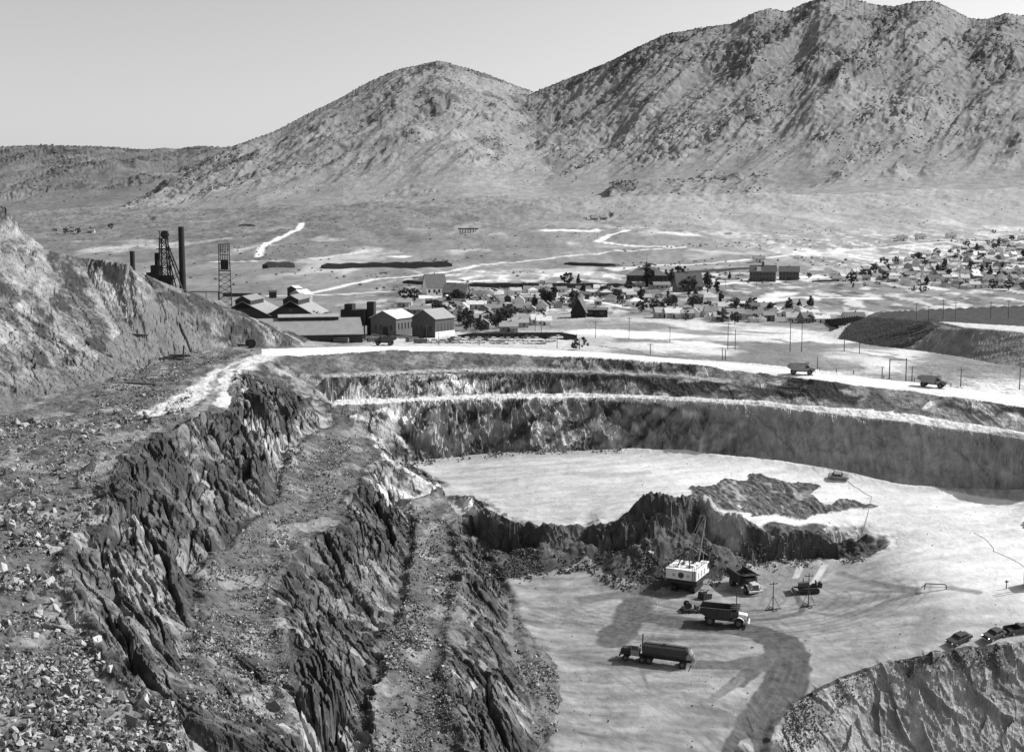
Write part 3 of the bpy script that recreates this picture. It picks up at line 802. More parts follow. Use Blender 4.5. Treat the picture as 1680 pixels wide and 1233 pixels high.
ridge('mountain_ridge', [(560, 318, 3200), (700, 245, 3700), (800, 192, 4050), (850, 166, 4200), (880, 150, 4250), (940, 126, 4200), (1000, 101, 4150), (1045, 78, 4100), (1090, 57, 4100), (1150, 46, 4100), (1200, 39, 4050), (1235, 22, 4000), (1262, 14, 4000), (1290, 20, 4000), (1318, 6, 4000), (1345, -2, 3950), (1400, -2, 3950), (1440, 9, 3950), (1470, 11, 3950), (1500, 3, 3900), (1530, 1, 3900), (1560, 14, 3900), (1590, 31, 3900), (1620, 32, 3850), (1650, 22, 3850), (1690, 28, 3850), (1780, 40, 3800)],
      [(560, 2900), (760, 2800), (1000, 2760), (1200, 2600), (1400, 2480), (1780, 2450)], 900, 280, 34, 9, 241, M_MT, .75, 230, 11000, (1.3, 3.4), 1.2, 4)
ridge('foothill', [(1000, 300, 2780), (1150, 292, 2800), (1250, 286, 2850), (1300, 262, 3000), (1400, 228, 3150), (1500, 188, 3300), (1560, 160, 3350), (1620, 130, 3400), (1700, 104, 3450), (1780, 90, 3450)],
      [(1000, 2600), (1200, 2500), (1780, 2320)], 420, 150, 22, 5, 261, M_MT, .6, 200, 700, (1.5, 3.6), 1.05, 2)

OCT = np.array([(1, 0, .35), (.3, .95, .4), (-.8, .58, .3), (-.8, -.6, .45), (.3, -.95, .3), (0, 0, 1.0), (0, 0, -.3)])
OCF = np.array([(0, 1, 5), (1, 2, 5), (2, 3, 5), (3, 4, 5), (4, 0, 5), (1, 0, 6), (2, 1, 6), (3, 2, 6), (4, 3, 6), (0, 4, 6)])
def scatter(name, P, S, TV, TF, m, kind='stuff', zs=(.7, 1.0), smooth=False, rot3=False):
    n = len(P)
    a = RNG.uniform(0, 2 * np.pi, n)
    V = np.repeat(TV[None], n, 0).astype(float) if TV.ndim == 2 else TV[RNG.integers(0, len(TV), n)].astype(float)
    V = V * S[:, None, None] * np.stack([RNG.uniform(.75, 1.3, n), RNG.uniform(.75, 1.3, n), RNG.uniform(zs[0], zs[1], n)], 1)[:, None, :]
    if rot3:
        b = RNG.uniform(0, 2 * np.pi, n)
        cb, sb = np.cos(b)[:, None], np.sin(b)[:, None]
        y, z = V[..., 1] * cb - V[..., 2] * sb, V[..., 1] * sb + V[..., 2] * cb
        V[..., 1], V[..., 2] = y, z
    ca, sa = np.cos(a)[:, None], np.sin(a)[:, None]
    x, y = V[..., 0] * ca - V[..., 1] * sa, V[..., 0] * sa + V[..., 1] * ca
    V[..., 0], V[..., 1] = x, y
    V += P[:, None, :]
    k_ = TV.shape[-2]
    F = (TF[None] + (np.arange(n) * k_)[:, None, None]).reshape(-1, TF.shape[1])
    return npmesh(name, V.reshape(-1, 3), F, m, smooth, None, kind)
M_SCRUB = mat('scrub_leaf', .10, .95, .4, .2)
scatter('mountain_scrub', np.concatenate([p for p, s in SCRUB]), np.concatenate([s for p, s in SCRUB]), OCT, OCF, M_SCRUB)
# low brush dotted over the flat
sel = RNG.choice(len(vx), 90000)
sel = sel[(vy[sel] > 900) & (vy[sel] < 3300) & plain[sel]]
dn = fbm(vx[sel] / 120, vy[sel] / 160, 301, 3)
sel = sel[dn + RNG.uniform(-.5, .5, len(sel)) > .55][:1800]
scatter('plain_brush', VALL[sel], RNG.uniform(.7, 2.0, len(sel)), OCT, OCF, M_SCRUB)
# ------------------------------------------------------------------ helpers for things and parts
class MB:
    def __init__(self):
        self.v, self.f = [], []
    def add(self, vs_, fs_):
        n = len(self.v)
        self.v += [tuple(p) for p in vs_]
        self.f += [tuple(i + n for i in f) for f in fs_]
        return self
    def box(self, x0, x1, y0, y1, z0, z1, rot=None, piv=(0, 0, 0), taper=1.0):
        cx, cy = (x0 + x1) / 2, (y0 + y1) / 2
        p = [(x, y, z0) for x, y in ((x0, y0), (x1, y0), (x1, y1), (x0, y1))]
        p += [(cx + (x - cx) * taper, cy + (y - cy) * taper, z1) for x, y in ((x0, y0), (x1, y0), (x1, y1), (x0, y1))]
        if rot:
            from mathutils import Euler
            m = Euler(rot).to_matrix()
            p = [tuple(m @ (Vector(q) - Vector(piv)) + Vector(piv)) for q in p]
        return self.add(p, [(3, 2, 1, 0), (4, 5, 6, 7), (0, 1, 5, 4), (1, 2, 6, 5), (2, 3, 7, 6), (3, 0, 4, 7)])
    def prism(self, prof, y0, y1, ins=0.0):
        """profile in x,z extruded along y"""
        n = len(prof)
        p = [(x, y0, z) for x, z in prof] + [(x, y1, z) for x, z in prof]
        f = [tuple(range(n)), tuple(range(2 * n - 1, n - 1, -1))]
        f += [(i, i + n, (i + 1) % n + n, (i + 1) % n) for i in range(n)]
        return self.add(p, f)
    def tube(self, a, b, r0, r1=None, n=8, cap=True):
        r1 = r0 if r1 is None else r1
        a, b = Vector(a), Vector(b)
        d = (b - a).normalized()
        s = d.orthogonal().normalized()
        t = d.cross(s)
        p = []
        for c, r in ((a, r0), (b, r1)):
            for k_ in range(n):
                an = 2 * math.pi * k_ / n
                p.append(tuple(c + s * (r * math.cos(an)) + t * (r * math.sin(an))))
        f = [(i, (i + 1) % n, (i + 1) % n + n, i + n) for i in range(n)]
        if cap:
            f += [tuple(range(n - 1, -1, -1)), tuple(range(n, 2 * n))]
        return self.add(p, f)
    def path(self, pts, r, n=5):
        for a, b in zip(pts, pts[1:]):
            if (Vector(a) - Vector(b)).length > 1e-4:
                self.tube(a, b, r, r, n)
        return self
    def build(self, name, m, parent=None, label=None, smooth=False, bevel=0.0):
        me = bpy.data.meshes.new(name)
        me.from_pydata(self.v, [], self.f)
        me.update()
        import bmesh
        b_ = bmesh.new()
        b_.from_mesh(me)
        bmesh.ops.recalc_face_normals(b_, faces=b_.faces)
        if bevel:
            bmesh.ops.bevel(b_, geom=[e for e in b_.edges if len(e.link_faces) == 2 and e.calc_face_angle(0) > .6], offset=bevel, segments=1, affect='EDGES', clamp_overlap=True)
        b_.to_mesh(me)
        b_.free()
        if smooth:
            me.polygons.foreach_set('use_smooth', [True] * len(me.polygons))
        me.materials.append(m)
        o = bpy.data.objects.new(name, me)
        C.objects.link(o)
        if parent is not None:
            o.parent = parent
        if label:
            o['label'] = label
        return o
def tag(o, label, cat, group=None):
    o['label'] = label
    o['category'] = cat
    if group:
        o['group'] = group
    return o
def thing(name, label, cat, loc=(0, 0, 0), a=0.0, group=None, scale=1.0):
    o = bpy.data.objects.new(name, None)
    o.empty_display_size = .5
    C.objects.link(o)
    o.location = loc
    o.rotation_euler = (0, 0, a)
    o.scale = (scale,) * 3
    return tag(o, label, cat, group)
def dup(src, loc=None, a=None, label=None, group=None, scale=None):
    c = src.copy()
    C.objects.link(c)
    if loc is not None:
        c.location = loc
    if a is not None:
        c.rotation_euler = (0, 0, a)
    if scale is not None:
        c.scale = scale if isinstance(scale, tuple) else (scale,) * 3
    if label:
        c['label'] = label
    if group:
        c['group'] = group
    for ch in list(src.children):
        k_ = ch.copy()
        C.objects.link(k_)
        k_.parent = c
        for g in list(ch.children):
            q = g.copy()
            C.objects.link(q)
            q.parent = k_
    return c
ONES = 'first second third fourth fifth sixth seventh eighth ninth tenth eleventh twelfth thirteenth fourteenth fifteenth sixteenth seventeenth eighteenth nineteenth'.split()
TENS = 'twenty thirty forty fifty sixty seventy eighty ninety'.split()
def ordn(n):
    if n < 20:
        return ONES[n - 1]
    t, u = divmod(n, 10)
    return (TENS[t - 2][:-1] + 'ieth') if u == 0 else TENS[t - 2] + '-' + ONES[u - 1]
def tilt_on_ground(o, a, L):
    """lean a vehicle with the ground under it"""
    x, y, z = o.location
    c, s = math.cos(a), math.sin(a)
    pts = ground(np.array([x + c * L / 2, x - c * L / 2, x - s * 1.2, x + s * 1.2]), np.array([y + s * L / 2, y - s * L / 2, y + c * 1.2, y - c * 1.2]))
    o.location.z = float(np.mean(pts)) + .02
    o.rotation_euler = (math.atan2(pts[2] - pts[3], 2.4), -math.atan2(pts[0] - pts[1], L), a)

G_ = {}
def gm(g, rough=.7, var=.15, sc=1.5, spec=.3, nm='paint'):
    k_ = (round(g, 3), rough, var, sc, spec, nm)
    if k_ not in G_:
        G_[k_] = mat('%s_grey_%02d' % (nm, int(g * 100)), g, rough, var, sc, spec=spec)
    return G_[k_]
M_TYRE = gm(.03, .9, .2, 3, .2, 'rubber')
M_DARK = gm(.035, .6, .3, 2, .3, 'dark_metal')
M_STEEL = gm(.12, .6, .3, 2, .4, 'steel')
M_GLASS = gm(.03, .1, .0, 1, .6, 'glass')
M_WHITE = gm(.75, .5, .12, .8, .4, 'paint')
M_WOOD = gm(.09, .9, .35, 1.2, .15, 'timber')
M_CHROME = mat('chrome', .7, .25, metal=1.0)

def wheel(parent, x, y, r, wd, name='wheel', rim=M_STEEL):
    m = MB()
    m.tube((x, y - wd / 2, r), (x, y - wd / 2 + .06, r), r * .88, r, 18, True)
    m.tube((x, y - wd / 2 + .06, r), (x, y + wd / 2 - .06, r), r, r, 18, False)
    m.tube((x, y + wd / 2 - .06, r), (x, y + wd / 2, r), r, r * .88, 18, True)
    o = m.build(name, M_TYRE, parent)
    h = MB()
    s = 1 if y > 0 else -1
    h.tube((x, y + s * (wd / 2 - .03), r), (x, y + s * (wd / 2 + .03), r), r * .55, r * .5, 14)
    h.tube((x, y + s * (wd / 2 + .03), r), (x, y + s * (wd / 2 + .12), r), r * .22, r * .18, 10)
    h.build('rim', rim, o)
    return o

def haul_truck(label, body_g, hood_g, loc, a, scale=1.0, group='haul trucks', load=False):
    t = thing('haul_truck', label, 'dump truck', loc, a, group, scale)
    mb, mh = gm(body_g, .7, .3, .8), gm(hood_g, .45, .15, 1, .4)
    f = MB()
    f.box(-3.4, 4.1, -.75, -.45, .95, 1.3).box(-3.4, 4.1, .45, .75, .95, 1.3)
    for x in (-3.2, -1.4, .4, 2.2, 3.9):
        f.box(x - .12, x + .12, -.45, .45, 1.0, 1.25)
    f.tube((-2.3, -1.5, .92), (-2.3, 1.5, .92), .22).tube((2.9, -1.3, .85), (2.9, 1.3, .85), .15)
    f.build('chassis', M_DARK, t)
    # open steep sided ore body, its floor rising to the tail, with a rock guard over the cab
    b = MB()
    sidep = [(-4.5, 2.55), (-2.6, 1.55), (1.05, 1.4), (1.3, 2.2), (1.3, 3.45), (-4.1, 3.3)]
    for s in (-1, 1):
        b.prism(sidep, s * 1.72 - .07, s * 1.72 + .07)
        for x in (-3.2, -2.1, -1.0, .1):
            b.box(x - .09, x + .09, s * 1.8 - .08, s * 1.8 + .08, 1.75 if x > -2.5 else 2.1, 3.32)
        b.box(-4.15, 1.35, s * 1.76 - .12, s * 1.76 + .12, 3.3, 3.47)
    b.prism([(-4.55, 2.5), (-2.6, 1.5), (1.1, 1.35), (1.1, 1.5), (-2.6, 1.68), (-4.5, 2.68)], -1.66, 1.66)
    b.prism([(1.1, 1.4), (1.35, 1.4), (1.45, 3.45), (1.25, 3.45)], -1.66, 1.66)
    b.prism([(1.3, 3.38), (3.0, 3.62), (3.0, 3.74), (1.3, 3.52)], -1.7, 1.7)
    for y in (-1.2, 0, 1.2):
        b.box(1.3, 2.95, y - .05, y + .05, 3.5, 3.78)
    b.build('dump_body', mb, t)
    c = MB()
    c.box(1.55, 2.75, -1.35, 1.0, 1.3, 2.25)
    for x, y in ((1.6, -1.3), (1.6, .95), (2.68, -1.3), (2.68, .95)):
        c.box(x - .06, x + .06, y - .06, y + .06, 2.25, 3.02)
    c.box(1.5, 2.8, -1.4, 1.05, 3.0, 3.1)
    cab = c.build('cab', mb, t, bevel=.03)
    g = MB()
    g.box(2.66, 2.69, -1.22, .88, 2.27, 2.98).box(1.68, 2.6, -1.33, -1.3, 2.27, 2.98).box(1.68, 2.6, .94, .97, 2.27, 2.98)
    g.build('window', M_GLASS, cab)
    MB().prism([(2.75, 1.35), (4.35, 1.35), (4.4, 2.2), (4.2, 2.38), (2.75, 2.5)], -.72, .72).build('hood', mh, t, bevel=.06)
    gr = MB()
    gr.box(4.4, 4.47, -.66, .66, 1.2, 2.2)
    for i in range(7):
        gr.box(4.47, 4.5, -.6 + i * .2 - .03, -.6 + i * .2 + .03, 1.25, 2.15)
    gr.build('grille', M_STEEL, t)
    MB().box(4.55, 4.85, -1.55, 1.55, .75, 1.15).box(4.4, 4.6, -.7, .7, .8, 1.1).build('bumper', gm(.55, .5, .2, 1), t, bevel=.04)
    for s in (-1, 1):
        MB().tube((4.5, s * 1.0, 1.6), (4.66, s * 1.0, 1.6), .17, .19, 12).build('headlight', M_CHROME, t)
        fn = MB()
        arc = [(2.9 + 1.05 * math.cos(q), .95 + 1.0 * math.sin(q)) for q in np.linspace(.15, 2.9, 9)]
        for p, q in zip(arc, arc[1:]):
            fn.prism([p, q, (q[0], q[1] + .06), (p[0], p[1] + .06)], s * 1.1 - .32, s * 1.1 + .32)
        fn.build('fender', mh, t)
        wheel(t, 2.9, s * 1.22, .85, .45)
        wheel(t, -2.3, s * 1.35, .92, .85)
    MB().tube((2.55, 1.25, 1.5), (2.55, 1.25, 3.3), .09, .09, 8).build('exhaust_pipe', M_DARK, t)
    if load:
        pass
    tilt_on_ground(t, a, 5.2 * scale)
    return t

haul_truck('dark haul truck with white hood turned broadside right in front of the cable sled', .05, .7, hit(1186, 1024), R(-14), 1.0)
haul_truck('dark haul truck backed in beside the white power shovel, grille towards the viewer', .045, .45, hit(1221, 966), R(-72), 1.02)
haul_truck('grey haul truck driving along the pale rim road, leftmost of the two up there', .30, .22, hit(1314, 614), R(-18), .86)
haul_truck('grey haul truck on the pale rim road nearest the right edge', .26, .15, hit(1528, 635), R(-32), .84)
haul_truck('dark haul truck parked by the rim road in front of the two large gabled halls', .08, .12, hit(632, 566), R(176), .95)

# ---- power shovel
def shovel(loc, a):
    t = thing('power_shovel', 'white housed electric power shovel digging at the dark muck bank', 'power shovel', loc, a)
    for s in (-1, 1):
        m = MB()
        prof = [(-2.6, .35), (-2.3, .06), (2.3, .06), (2.7, .4), (2.7, .8), (2.3, 1.15), (-2.3, 1.15), (-2.6, .85)]
        m.prism(prof, s * 2.0 - .5, s * 2.0 + .5)
        for i in range(13):
            x = -2.4 + i * .4
            m.box(x - .15, x + .15, s * 2.0 - .56, s * 2.0 + .56, .0, .1).box(x - .15, x + .15, s * 2.0 - .56, s * 2.0 + .56, 1.14, 1.22)
        m.build('crawler_track', M_DARK, t)
    MB().box(-1.8, 1.8, -1.5, 1.5, .5, 1.3).tube((0, 0, 1.3), (0, 0, 1.75), 1.7, 1.7, 20).build('turntable', M_DARK, t)
    MB().box(-3.4, 3.2, -3.1, 3.1, 1.75, 2.75).build('machinery_deck', M_DARK, t, bevel=.05)
    h = MB()
    h.box(-3.9, 2.9, -3.2, 3.2, 2.75, 4.75)
    house = h.build('machinery_house', M_WHITE, t, bevel=.08)
    r = MB()
    r.box(-3.98, 2.98, -3.28, 3.28, 4.75, 4.86)
    r.box(-1.6, -.6, -1.9, -.5, 4.86, 5.3).box(.2, 1.2, -2.2, -1.4, 4.86, 5.2).box(-2.6, -2.0, 1.0, 1.8, 4.86, 5.15)
    r.build('house_roof', M_WHITE, house)
    v = MB()
    v.box(-.2, .7, .6, 1.3, 4.87, 5.05).box(-.3, 1.8, -.9, -.6, 4.87, 5.3)
    v.build('roof_hatch', M_DARK, house)
    e = MB()
    e.tube((-3.9, 0, 3.7), (-3.93, 0, 3.7), .62, .62, 20)
    e.build('emblem', gm(.06, .6, .1), house)
    for y in (-1.5, 1.5):
        MB().box(-3.93, -3.9, y - .3, y + .3, 3.35, 3.95).build('louvre', gm(.42, .6, .1), house)
    for x in (-2.4, -.6, 1.2):
        MB().box(x - .35, x + .35, -3.23, -3.2, 3.1, 4.3).build('side_door', gm(.3, .6, .1), house)
    hr = MB()
    for zz in (5.35, 5.8):
        hr.path([(-3.85, -3.15, zz), (-3.85, 3.15, zz), (2.85, 3.15, zz)], .035, 4)
        hr.path([(-3.85, -3.15, zz), (2.85, -3.15, zz)], .035, 4)
    for x, y in [(-3.85, q) for q in (-3.15, -1.6, 0, 1.6, 3.15)] + [(q, s_ * 3.15) for q in (-2.2, -.5, 1.2, 2.85) for s_ in (-1, 1)]:
        hr.tube((x, y, 4.8), (x, y, 5.8), .035, .035, 4)
    hr.build('handrail', M_DARK, house)
    ld_ = MB()
    for y in (-2.85, -2.4):
        ld_.tube((-3.98, y, 1.2), (-3.98, y, 5.8), .04, .04, 4)
    for q in range(12):
        ld_.tube((-3.98, -2.85, 1.4 + q * .38), (-3.98, -2.4, 1.4 + q * .38), .03, .03, 4)
    ld_.build('ladder', M_DARK, house)
    cb = MB()
    cb.box(2.9, 4.3, -3.2, -1.6, 2.75, 5.0)
    c = cb.build('operator_cab', M_WHITE, t, bevel=.05)
    MB().box(4.3, 4.33, -3.05, -1.75, 3.6, 4.8).box(3.1, 4.2, -3.23, -3.2, 3.6, 4.8).build('window', M_GLASS, c)
    g = MB()
    top = (-.2, 0, 8.2)
    for s in (-1, 1):
        g.tube((1.6, s * 1.3, 4.8), (top[0], s * .45, top[2]), .16, .13)
        g.tube((-2.4, s * 1.3, 4.8), (top[0], s * .45, top[2]), .14, .12)
    g.tube((top[0], -.6, top[2]), (top[0], .6, top[2]), .3)
    g.build('gantry_frame', M_DARK, t)
    bm_ = MB()
    foot, tip = Vector((2.6, 0, 2.6)), Vector((9.6, 0, 12.2))
    for s in (-1, 1):
        bm_.tube(tuple(foot + Vector((0, s * 1.0, 0))), tuple(tip + Vector((0, s * .45, 0))), .28, .2, 8)
    for i in range(1, 9):
        q = foot.lerp(tip, i / 9)
        wd_ = 1.0 - .55 * i / 9
        bm_.tube((q.x, -wd_, q.z), (q.x, wd_, q.z), .1, .1, 6)
    bm_.build('boom', M_STEEL, t)
    MB().tube((tip.x, -.35, tip.z), (tip.x, .35, tip.z), .85, .85, 16).build('boom_sheave', M_DARK, t)
    st = MB()
    p0, p1 = Vector((3.4, 0, 7.6)), Vector((11.2, 0, 4.2))
    for s in (-1, 1):
        st.tube(tuple(p0 + Vector((0, s * .7, 0))), tuple(p1 + Vector((0, s * .7, 0))), .2, .2, 6)
    st.build('dipper_handle', M_STEEL, t)
    dp = MB()
    dp.prism([(10.6, 2.6), (12.6, 2.4), (12.9, 4.6), (11.0, 5.0)], -1.0, 1.0)
    for y in (-.75, -.25, .25, .75):
        dp.prism([(12.4, 4.5), (12.9, 4.5), (13.1, 5.3)], y - .12, y + .12)
    dp.build('dipper_bucket', M_DARK, t)
    cbm = MB()
    for s in (-.3, .3):
        cbm.tube((tip.x - .5, s, tip.z + .5), (top[0], s, top[2]), .05, .05, 5)
        cbm.tube((tip.x + .6, s, tip.z), (11.6, s, 5.0), .05, .05, 5)
        cbm.tube((tip.x - .4, s, tip.z), (1.5, s, 4.9), .05, .05, 5)
    cbm.build('hoist_cable', M_DARK, t)
    MB().tube((2.2, -2.6, 4.8), (2.2, -2.6, 7.0), .04, .03, 5).build('whip_mast', M_WHITE, t)
    return t
p = hit(1130, 972)
shovel((p[0], p[1] + 2.5, p[2] + .1), R(63))

# ---- water wagon
def water_truck(loc, a):
    t = thing('water_truck', 'long dark tank truck wetting the floor nearest the bottom centre', 'tank truck', loc, a)
    md, ml = gm(.04, .5, .3, .7, .4), gm(.24, .5, .2)
    f = MB()
    f.box(-6.4, 5.6, -.5, -.3, .85, 1.1).box(-6.4, 5.6, .3, .5, .85, 1.1)
    for x in (-6.2, -4, -1.5, 1, 3.2, 5.4):
        f.box(x - .1, x + .1, -.3, .3, .88, 1.05)
    f.build('chassis', M_DARK, t)
    n, ln = 16, 8.2
    tk = MB()
    tk.tube((-5.6, 0, 2.15), (1.9, 0, 2.15), 1.2, 1.2, 20)
    for x in (-5.2, -3.0, -.8, 1.5):
        tk.tube((x - .06, 0, 2.15), (x + .06, 0, 2.15), 1.25, 1.25, 20)
    tk.box(-5.4, 1.7, -.35, .35, 3.3, 3.42)
    tank = tk.build('tank', md, t)
    MB().tube((-1.8, 0, 3.3), (-1.8, 0, 3.65), .32, .32, 12).build('filler_cap', M_STEEL, tank)
    rc = MB()
    rc.tube((-5.6, 0, 2.15), (-6.3, 0, 1.8), 1.2, .75, 20).tube((-6.3, 0, 1.8), (-6.9, 0, 1.35), .75, .25, 16)
    rc.build('tail_cone', ml, t)
    fr_ = MB()
    for s in (-1, 1):
        fr_.path([(-5.7, s * 1.05, 3.1), (-7.0, s * .8, 1.3), (-6.2, s * .6, .95)], .06)
    fr_.tube((-6.9, -1.4, .75), (-6.9, 1.4, .75), .08, .08, 6).build('spray_bar', M_STEEL, t)
    c = MB()
    c.box(2.5, 3.9, -1.15, 1.15, 1.1, 2.1)
    for x, y in ((2.56, -1.1), (2.56, 1.1), (3.8, -1.1), (3.8, 1.1)):
        c.box(x - .06, x + .06, y - .06, y + .06, 2.1, 2.85)
    c.box(2.45, 3.95, -1.2, 1.2, 2.83, 2.95)
    cab = c.build('cab', ml, t, bevel=.04)
    MB().box(3.8, 3.83, -1.0, 1.0, 2.13, 2.8).box(2.65, 3.7, -1.13, -1.1, 2.13, 2.8).box(2.65, 3.7, 1.1, 1.13, 2.13, 2.8).build('window', M_GLASS, cab)
    MB().prism([(3.9, 1.1), (5.6, 1.1), (5.65, 1.9), (5.4, 2.1), (3.9, 2.2)], -.65, .65).build('hood', md, t, bevel=.06)
    MB().box(5.65, 5.72, -.6, .6, 1.05, 1.95).build('grille', M_STEEL, t)
    MB().box(5.75, 5.95, -1.2, 1.2, .65, .95).build('bumper', M_STEEL, t)
    MB().tube((2.3, -1.2, 1.2), (2.3, -1.2, 4.3), .11, .11, 10).build('exhaust_pipe', M_DARK, t)
    for s in (-1, 1):
        MB().tube((5.7, s * .9, 1.4), (5.85, s * .9, 1.4), .15, .16, 12).build('headlight', M_CHROME, t)
        MB().prism([(3.95, .95), (4.2, 1.35), (5.3, 1.35), (5.6, .95), (5.6, 1.02), (5.35, 1.45), (4.15, 1.45), (3.95, 1.05)], s * 1.0 - .28, s * 1.0 + .28).build('fender', md, t)
        wheel(t, 4.75, s * 1.0, .55, .34)
        wheel(t, 1.9, s * .95, .58, .6)
        wheel(t, .7, s * .95, .58, .6)
        wheel(t, -5.0, s * .95, .62, .7)
    tilt_on_ground(t, a, 9)
    return t
water_truck(hit(1073, 1087), R(163))

# ---- bulldozer
def bulldozer(loc, a):
    t = thing('bulldozer', 'dark bulldozer working on the floor right of the shovel', 'bulldozer', loc, a)
    for s in (-1, 1):
        m = MB()
        m.prism([(-1.7, .35), (-1.45, .05), (1.45, .05), (1.75, .4), (1.6, .8), (1.2, .95), (-1.3, .95), (-1.65, .75)], s * .95 - .25, s * .95 + .25)
        for i in range(11):
            x = -1.5 + i * .3
            m.box(x - .05, x + .05, s * .95 - .27, s * .95 + .27, .0, .06)
        m.build('crawler_track', M_DARK, t)
    MB().box(-1.5, 1.6, -.55, .55, .5, 1.1).build('chassis', M_DARK, t)
    MB().prism([(.0, 1.05), (1.75, 1.05), (1.8, 1.75), (.0, 1.9)], -.48, .48).build('hood', gm(.10, .6, .3), t, bevel=.05)
    MB().tube((.9, .15, 1.8), (.9, .15, 2.6), .07, .07, 8).build('exhaust_pipe', M_DARK, t)
    MB().box(-1.25, -.55, -.5, .5, 1.1, 1.4).box(-1.35, -1.15, -.5, .5, 1.4, 2.0).build('seat', M_DARK, t, bevel=.03)
    bl = MB()
    arc = [(2.45 + .28 * (q * q), .1 + 1.1 * (q + 1) / 2) for q in np.linspace(-1, 1, 7)]
    for p_, q_ in zip(arc, arc[1:]):
        bl.prism([p_, q_, (q_[0] + .07, q_[1]), (p_[0] + .07, p_[1])], -1.75, 1.75)
    bl.build('blade', M_STEEL, t)
    for s in (-1, 1):
        MB().box(-.4, 2.5, s * 1.32 - .09, s * 1.32 + .09, .45, .7).build('push_arm', M_DARK, t)
    MB().box(-2.2, -1.6, -.6, .6, .8, 1.5).tube((-2.0, -.5, 1.4), (-2.0, .5, 1.4), .32, .32, 12).build('winch', M_DARK, t)
    tilt_on_ground(t, a, 3)
    t.location.z += .02
    return t
b_ = bulldozer(hit(1327, 971), R(176))
b_.scale = (1.15,) * 3

# ---- cars
def car(label, g, loc=(0, 0, 0), a=0.0, kind='sedan', group=None, tilt=True):
    t = thing('parked_car' if kind == 'sedan' else 'pickup_truck', label, 'car' if kind == 'sedan' else 'pickup', loc, a, group)
    mb = gm(g, .25, .05, 1, .5)
    b = MB()
    low = [(-2.45, .42), (-1.9, .3), (1.9, .3), (2.4, .4), (2.48, .75), (2.25, .95), (1.0, 1.03), (-1.35, 1.03), (-2.3, .92), (-2.5, .7)]
    if kind == 'sedan':
        b.prism(low, -.9, .9)
    else:
        b.prism([(-.1, .4), (2.3, .4), (2.4, .8), (2.2, 1.08), (.95, 1.12), (-.1, 1.1)], -.9, .9)
        for y in (-.9, .84):
            b.box(-2.5, -.1, y, y + .06, .45, 1.15)
        b.box(-2.5, -.1, -.84, .84, .5, .6).box(-2.5, -2.44, -.84, .84, .5, 1.15)
    b.build('body', mb, t, bevel=.09)
    x0, x1, x2, x3 = (-1.55, 1.0, -1.0, .45) if kind == 'sedan' else (-.1, 1.0, 0, .5)
    zb, zt = 1.0, 1.48
    gp = [(x0, -.8, zb), (x1, -.8, zb), (x1, .8, zb), (x0, .8, zb), (x2, -.62, zt), (x3, -.62, zt), (x3, .62, zt), (x2, .62, zt)]
    MB().add(gp, [(3, 2, 1, 0), (4, 5, 6, 7), (0, 1, 5, 4), (1, 2, 6, 5), (2, 3, 7, 6), (3, 0, 4, 7)]).build('window', M_GLASS, t)
    r = MB()
    r.box(x2 - .1, x3 + .1, -.68, .68, zt - .01, zt + .07, taper=.9)
    for s in (-1, 1):
        for (xa, xb) in ((x0, x2), (x1, x3), ((x0 + x1) / 2, (x2 + x3) / 2)):
            r.tube((xa, s * .81, zb), (xb, s * .64, zt), .045, .045, 5)
    r.build('roof', mb, t)
    for x in (-2.52, 2.5):
        MB().box(x - .05, x + .05, -.88, .88, .42, .56).build('bumper', M_CHROME, t)
    for s in (-1, 1):
        MB().tube((2.38, s * .68, .76), (2.5, s * .68, .76), .11, .12, 8).build('headlight', M_CHROME, t)
        for x in (-1.5, 1.5):
            wheel(t, x, s * .82, .36, .2, rim=M_CHROME)
    if tilt:
        tilt_on_ground(t, a, 3)
    return t
car('dark sedan with gleaming chrome on the brink of the right bank, leftmost of three vehicles', .05, hit(1573, 1053), R(208))
car('dark sedan in the middle of three vehicles parked above the right bank', .035, hit(1630, 1047), R(212))
car('dark pickup cut off by the right edge of the picture above the bank', .04, hit(1668, 1038), R(20), 'pickup')
car('lone grey sedan out on the pale upper pit floor below the smooth wall', .25, hit(1376, 785), R(-22))

# ---- the small gear on the floor
def cable_sled(loc, a):
    t = thing('cable_sled', 'low skid frame with switch box and mast behind the broadside haul truck', 'cable sled', loc, a)
    m = MB()
    for y in (-1.0, 1.0):
        m.prism([(-2.6, .05), (2.3, .05), (2.8, .5), (2.6, .55), (2.2, .3), (-2.6, .3)], y - .14, y + .14)
    for x in (-2.2, -.8, .6, 2.0):
        m.box(x - .12, x + .12, -1.3, 1.3, .3, .46)
    m.build('skid', M_DARK, t)
    MB().box(-2.2, -.2, -1.0, 1.0, .46, .9).box(.2, 1.6, -.7, .7, .46, 1.3).build('switch_box', M_STEEL, t, bevel=.04)
    MB().tube((1.9, 0, .4), (1.9, 0, 3.6), .12, .1, 8).tube((1.9, 0, 3.5), (3.0, 0, 4.2), .08, .08, 6).build('mast', M_DARK, t)
    rl = MB()
    for s in (-1, 1):
        rl.tube((-1.2, s * .9, 1.4), (-1.2, s * .8, 1.4), .6, .6, 14)
    rl.tube((-1.2, -.8, 1.4), (-1.2, .8, 1.4), .3, .3, 10)
    rl.build('cable_reel', M_DARK, t)
    return t
cable_sled(hit(1138, 1003), R(8))
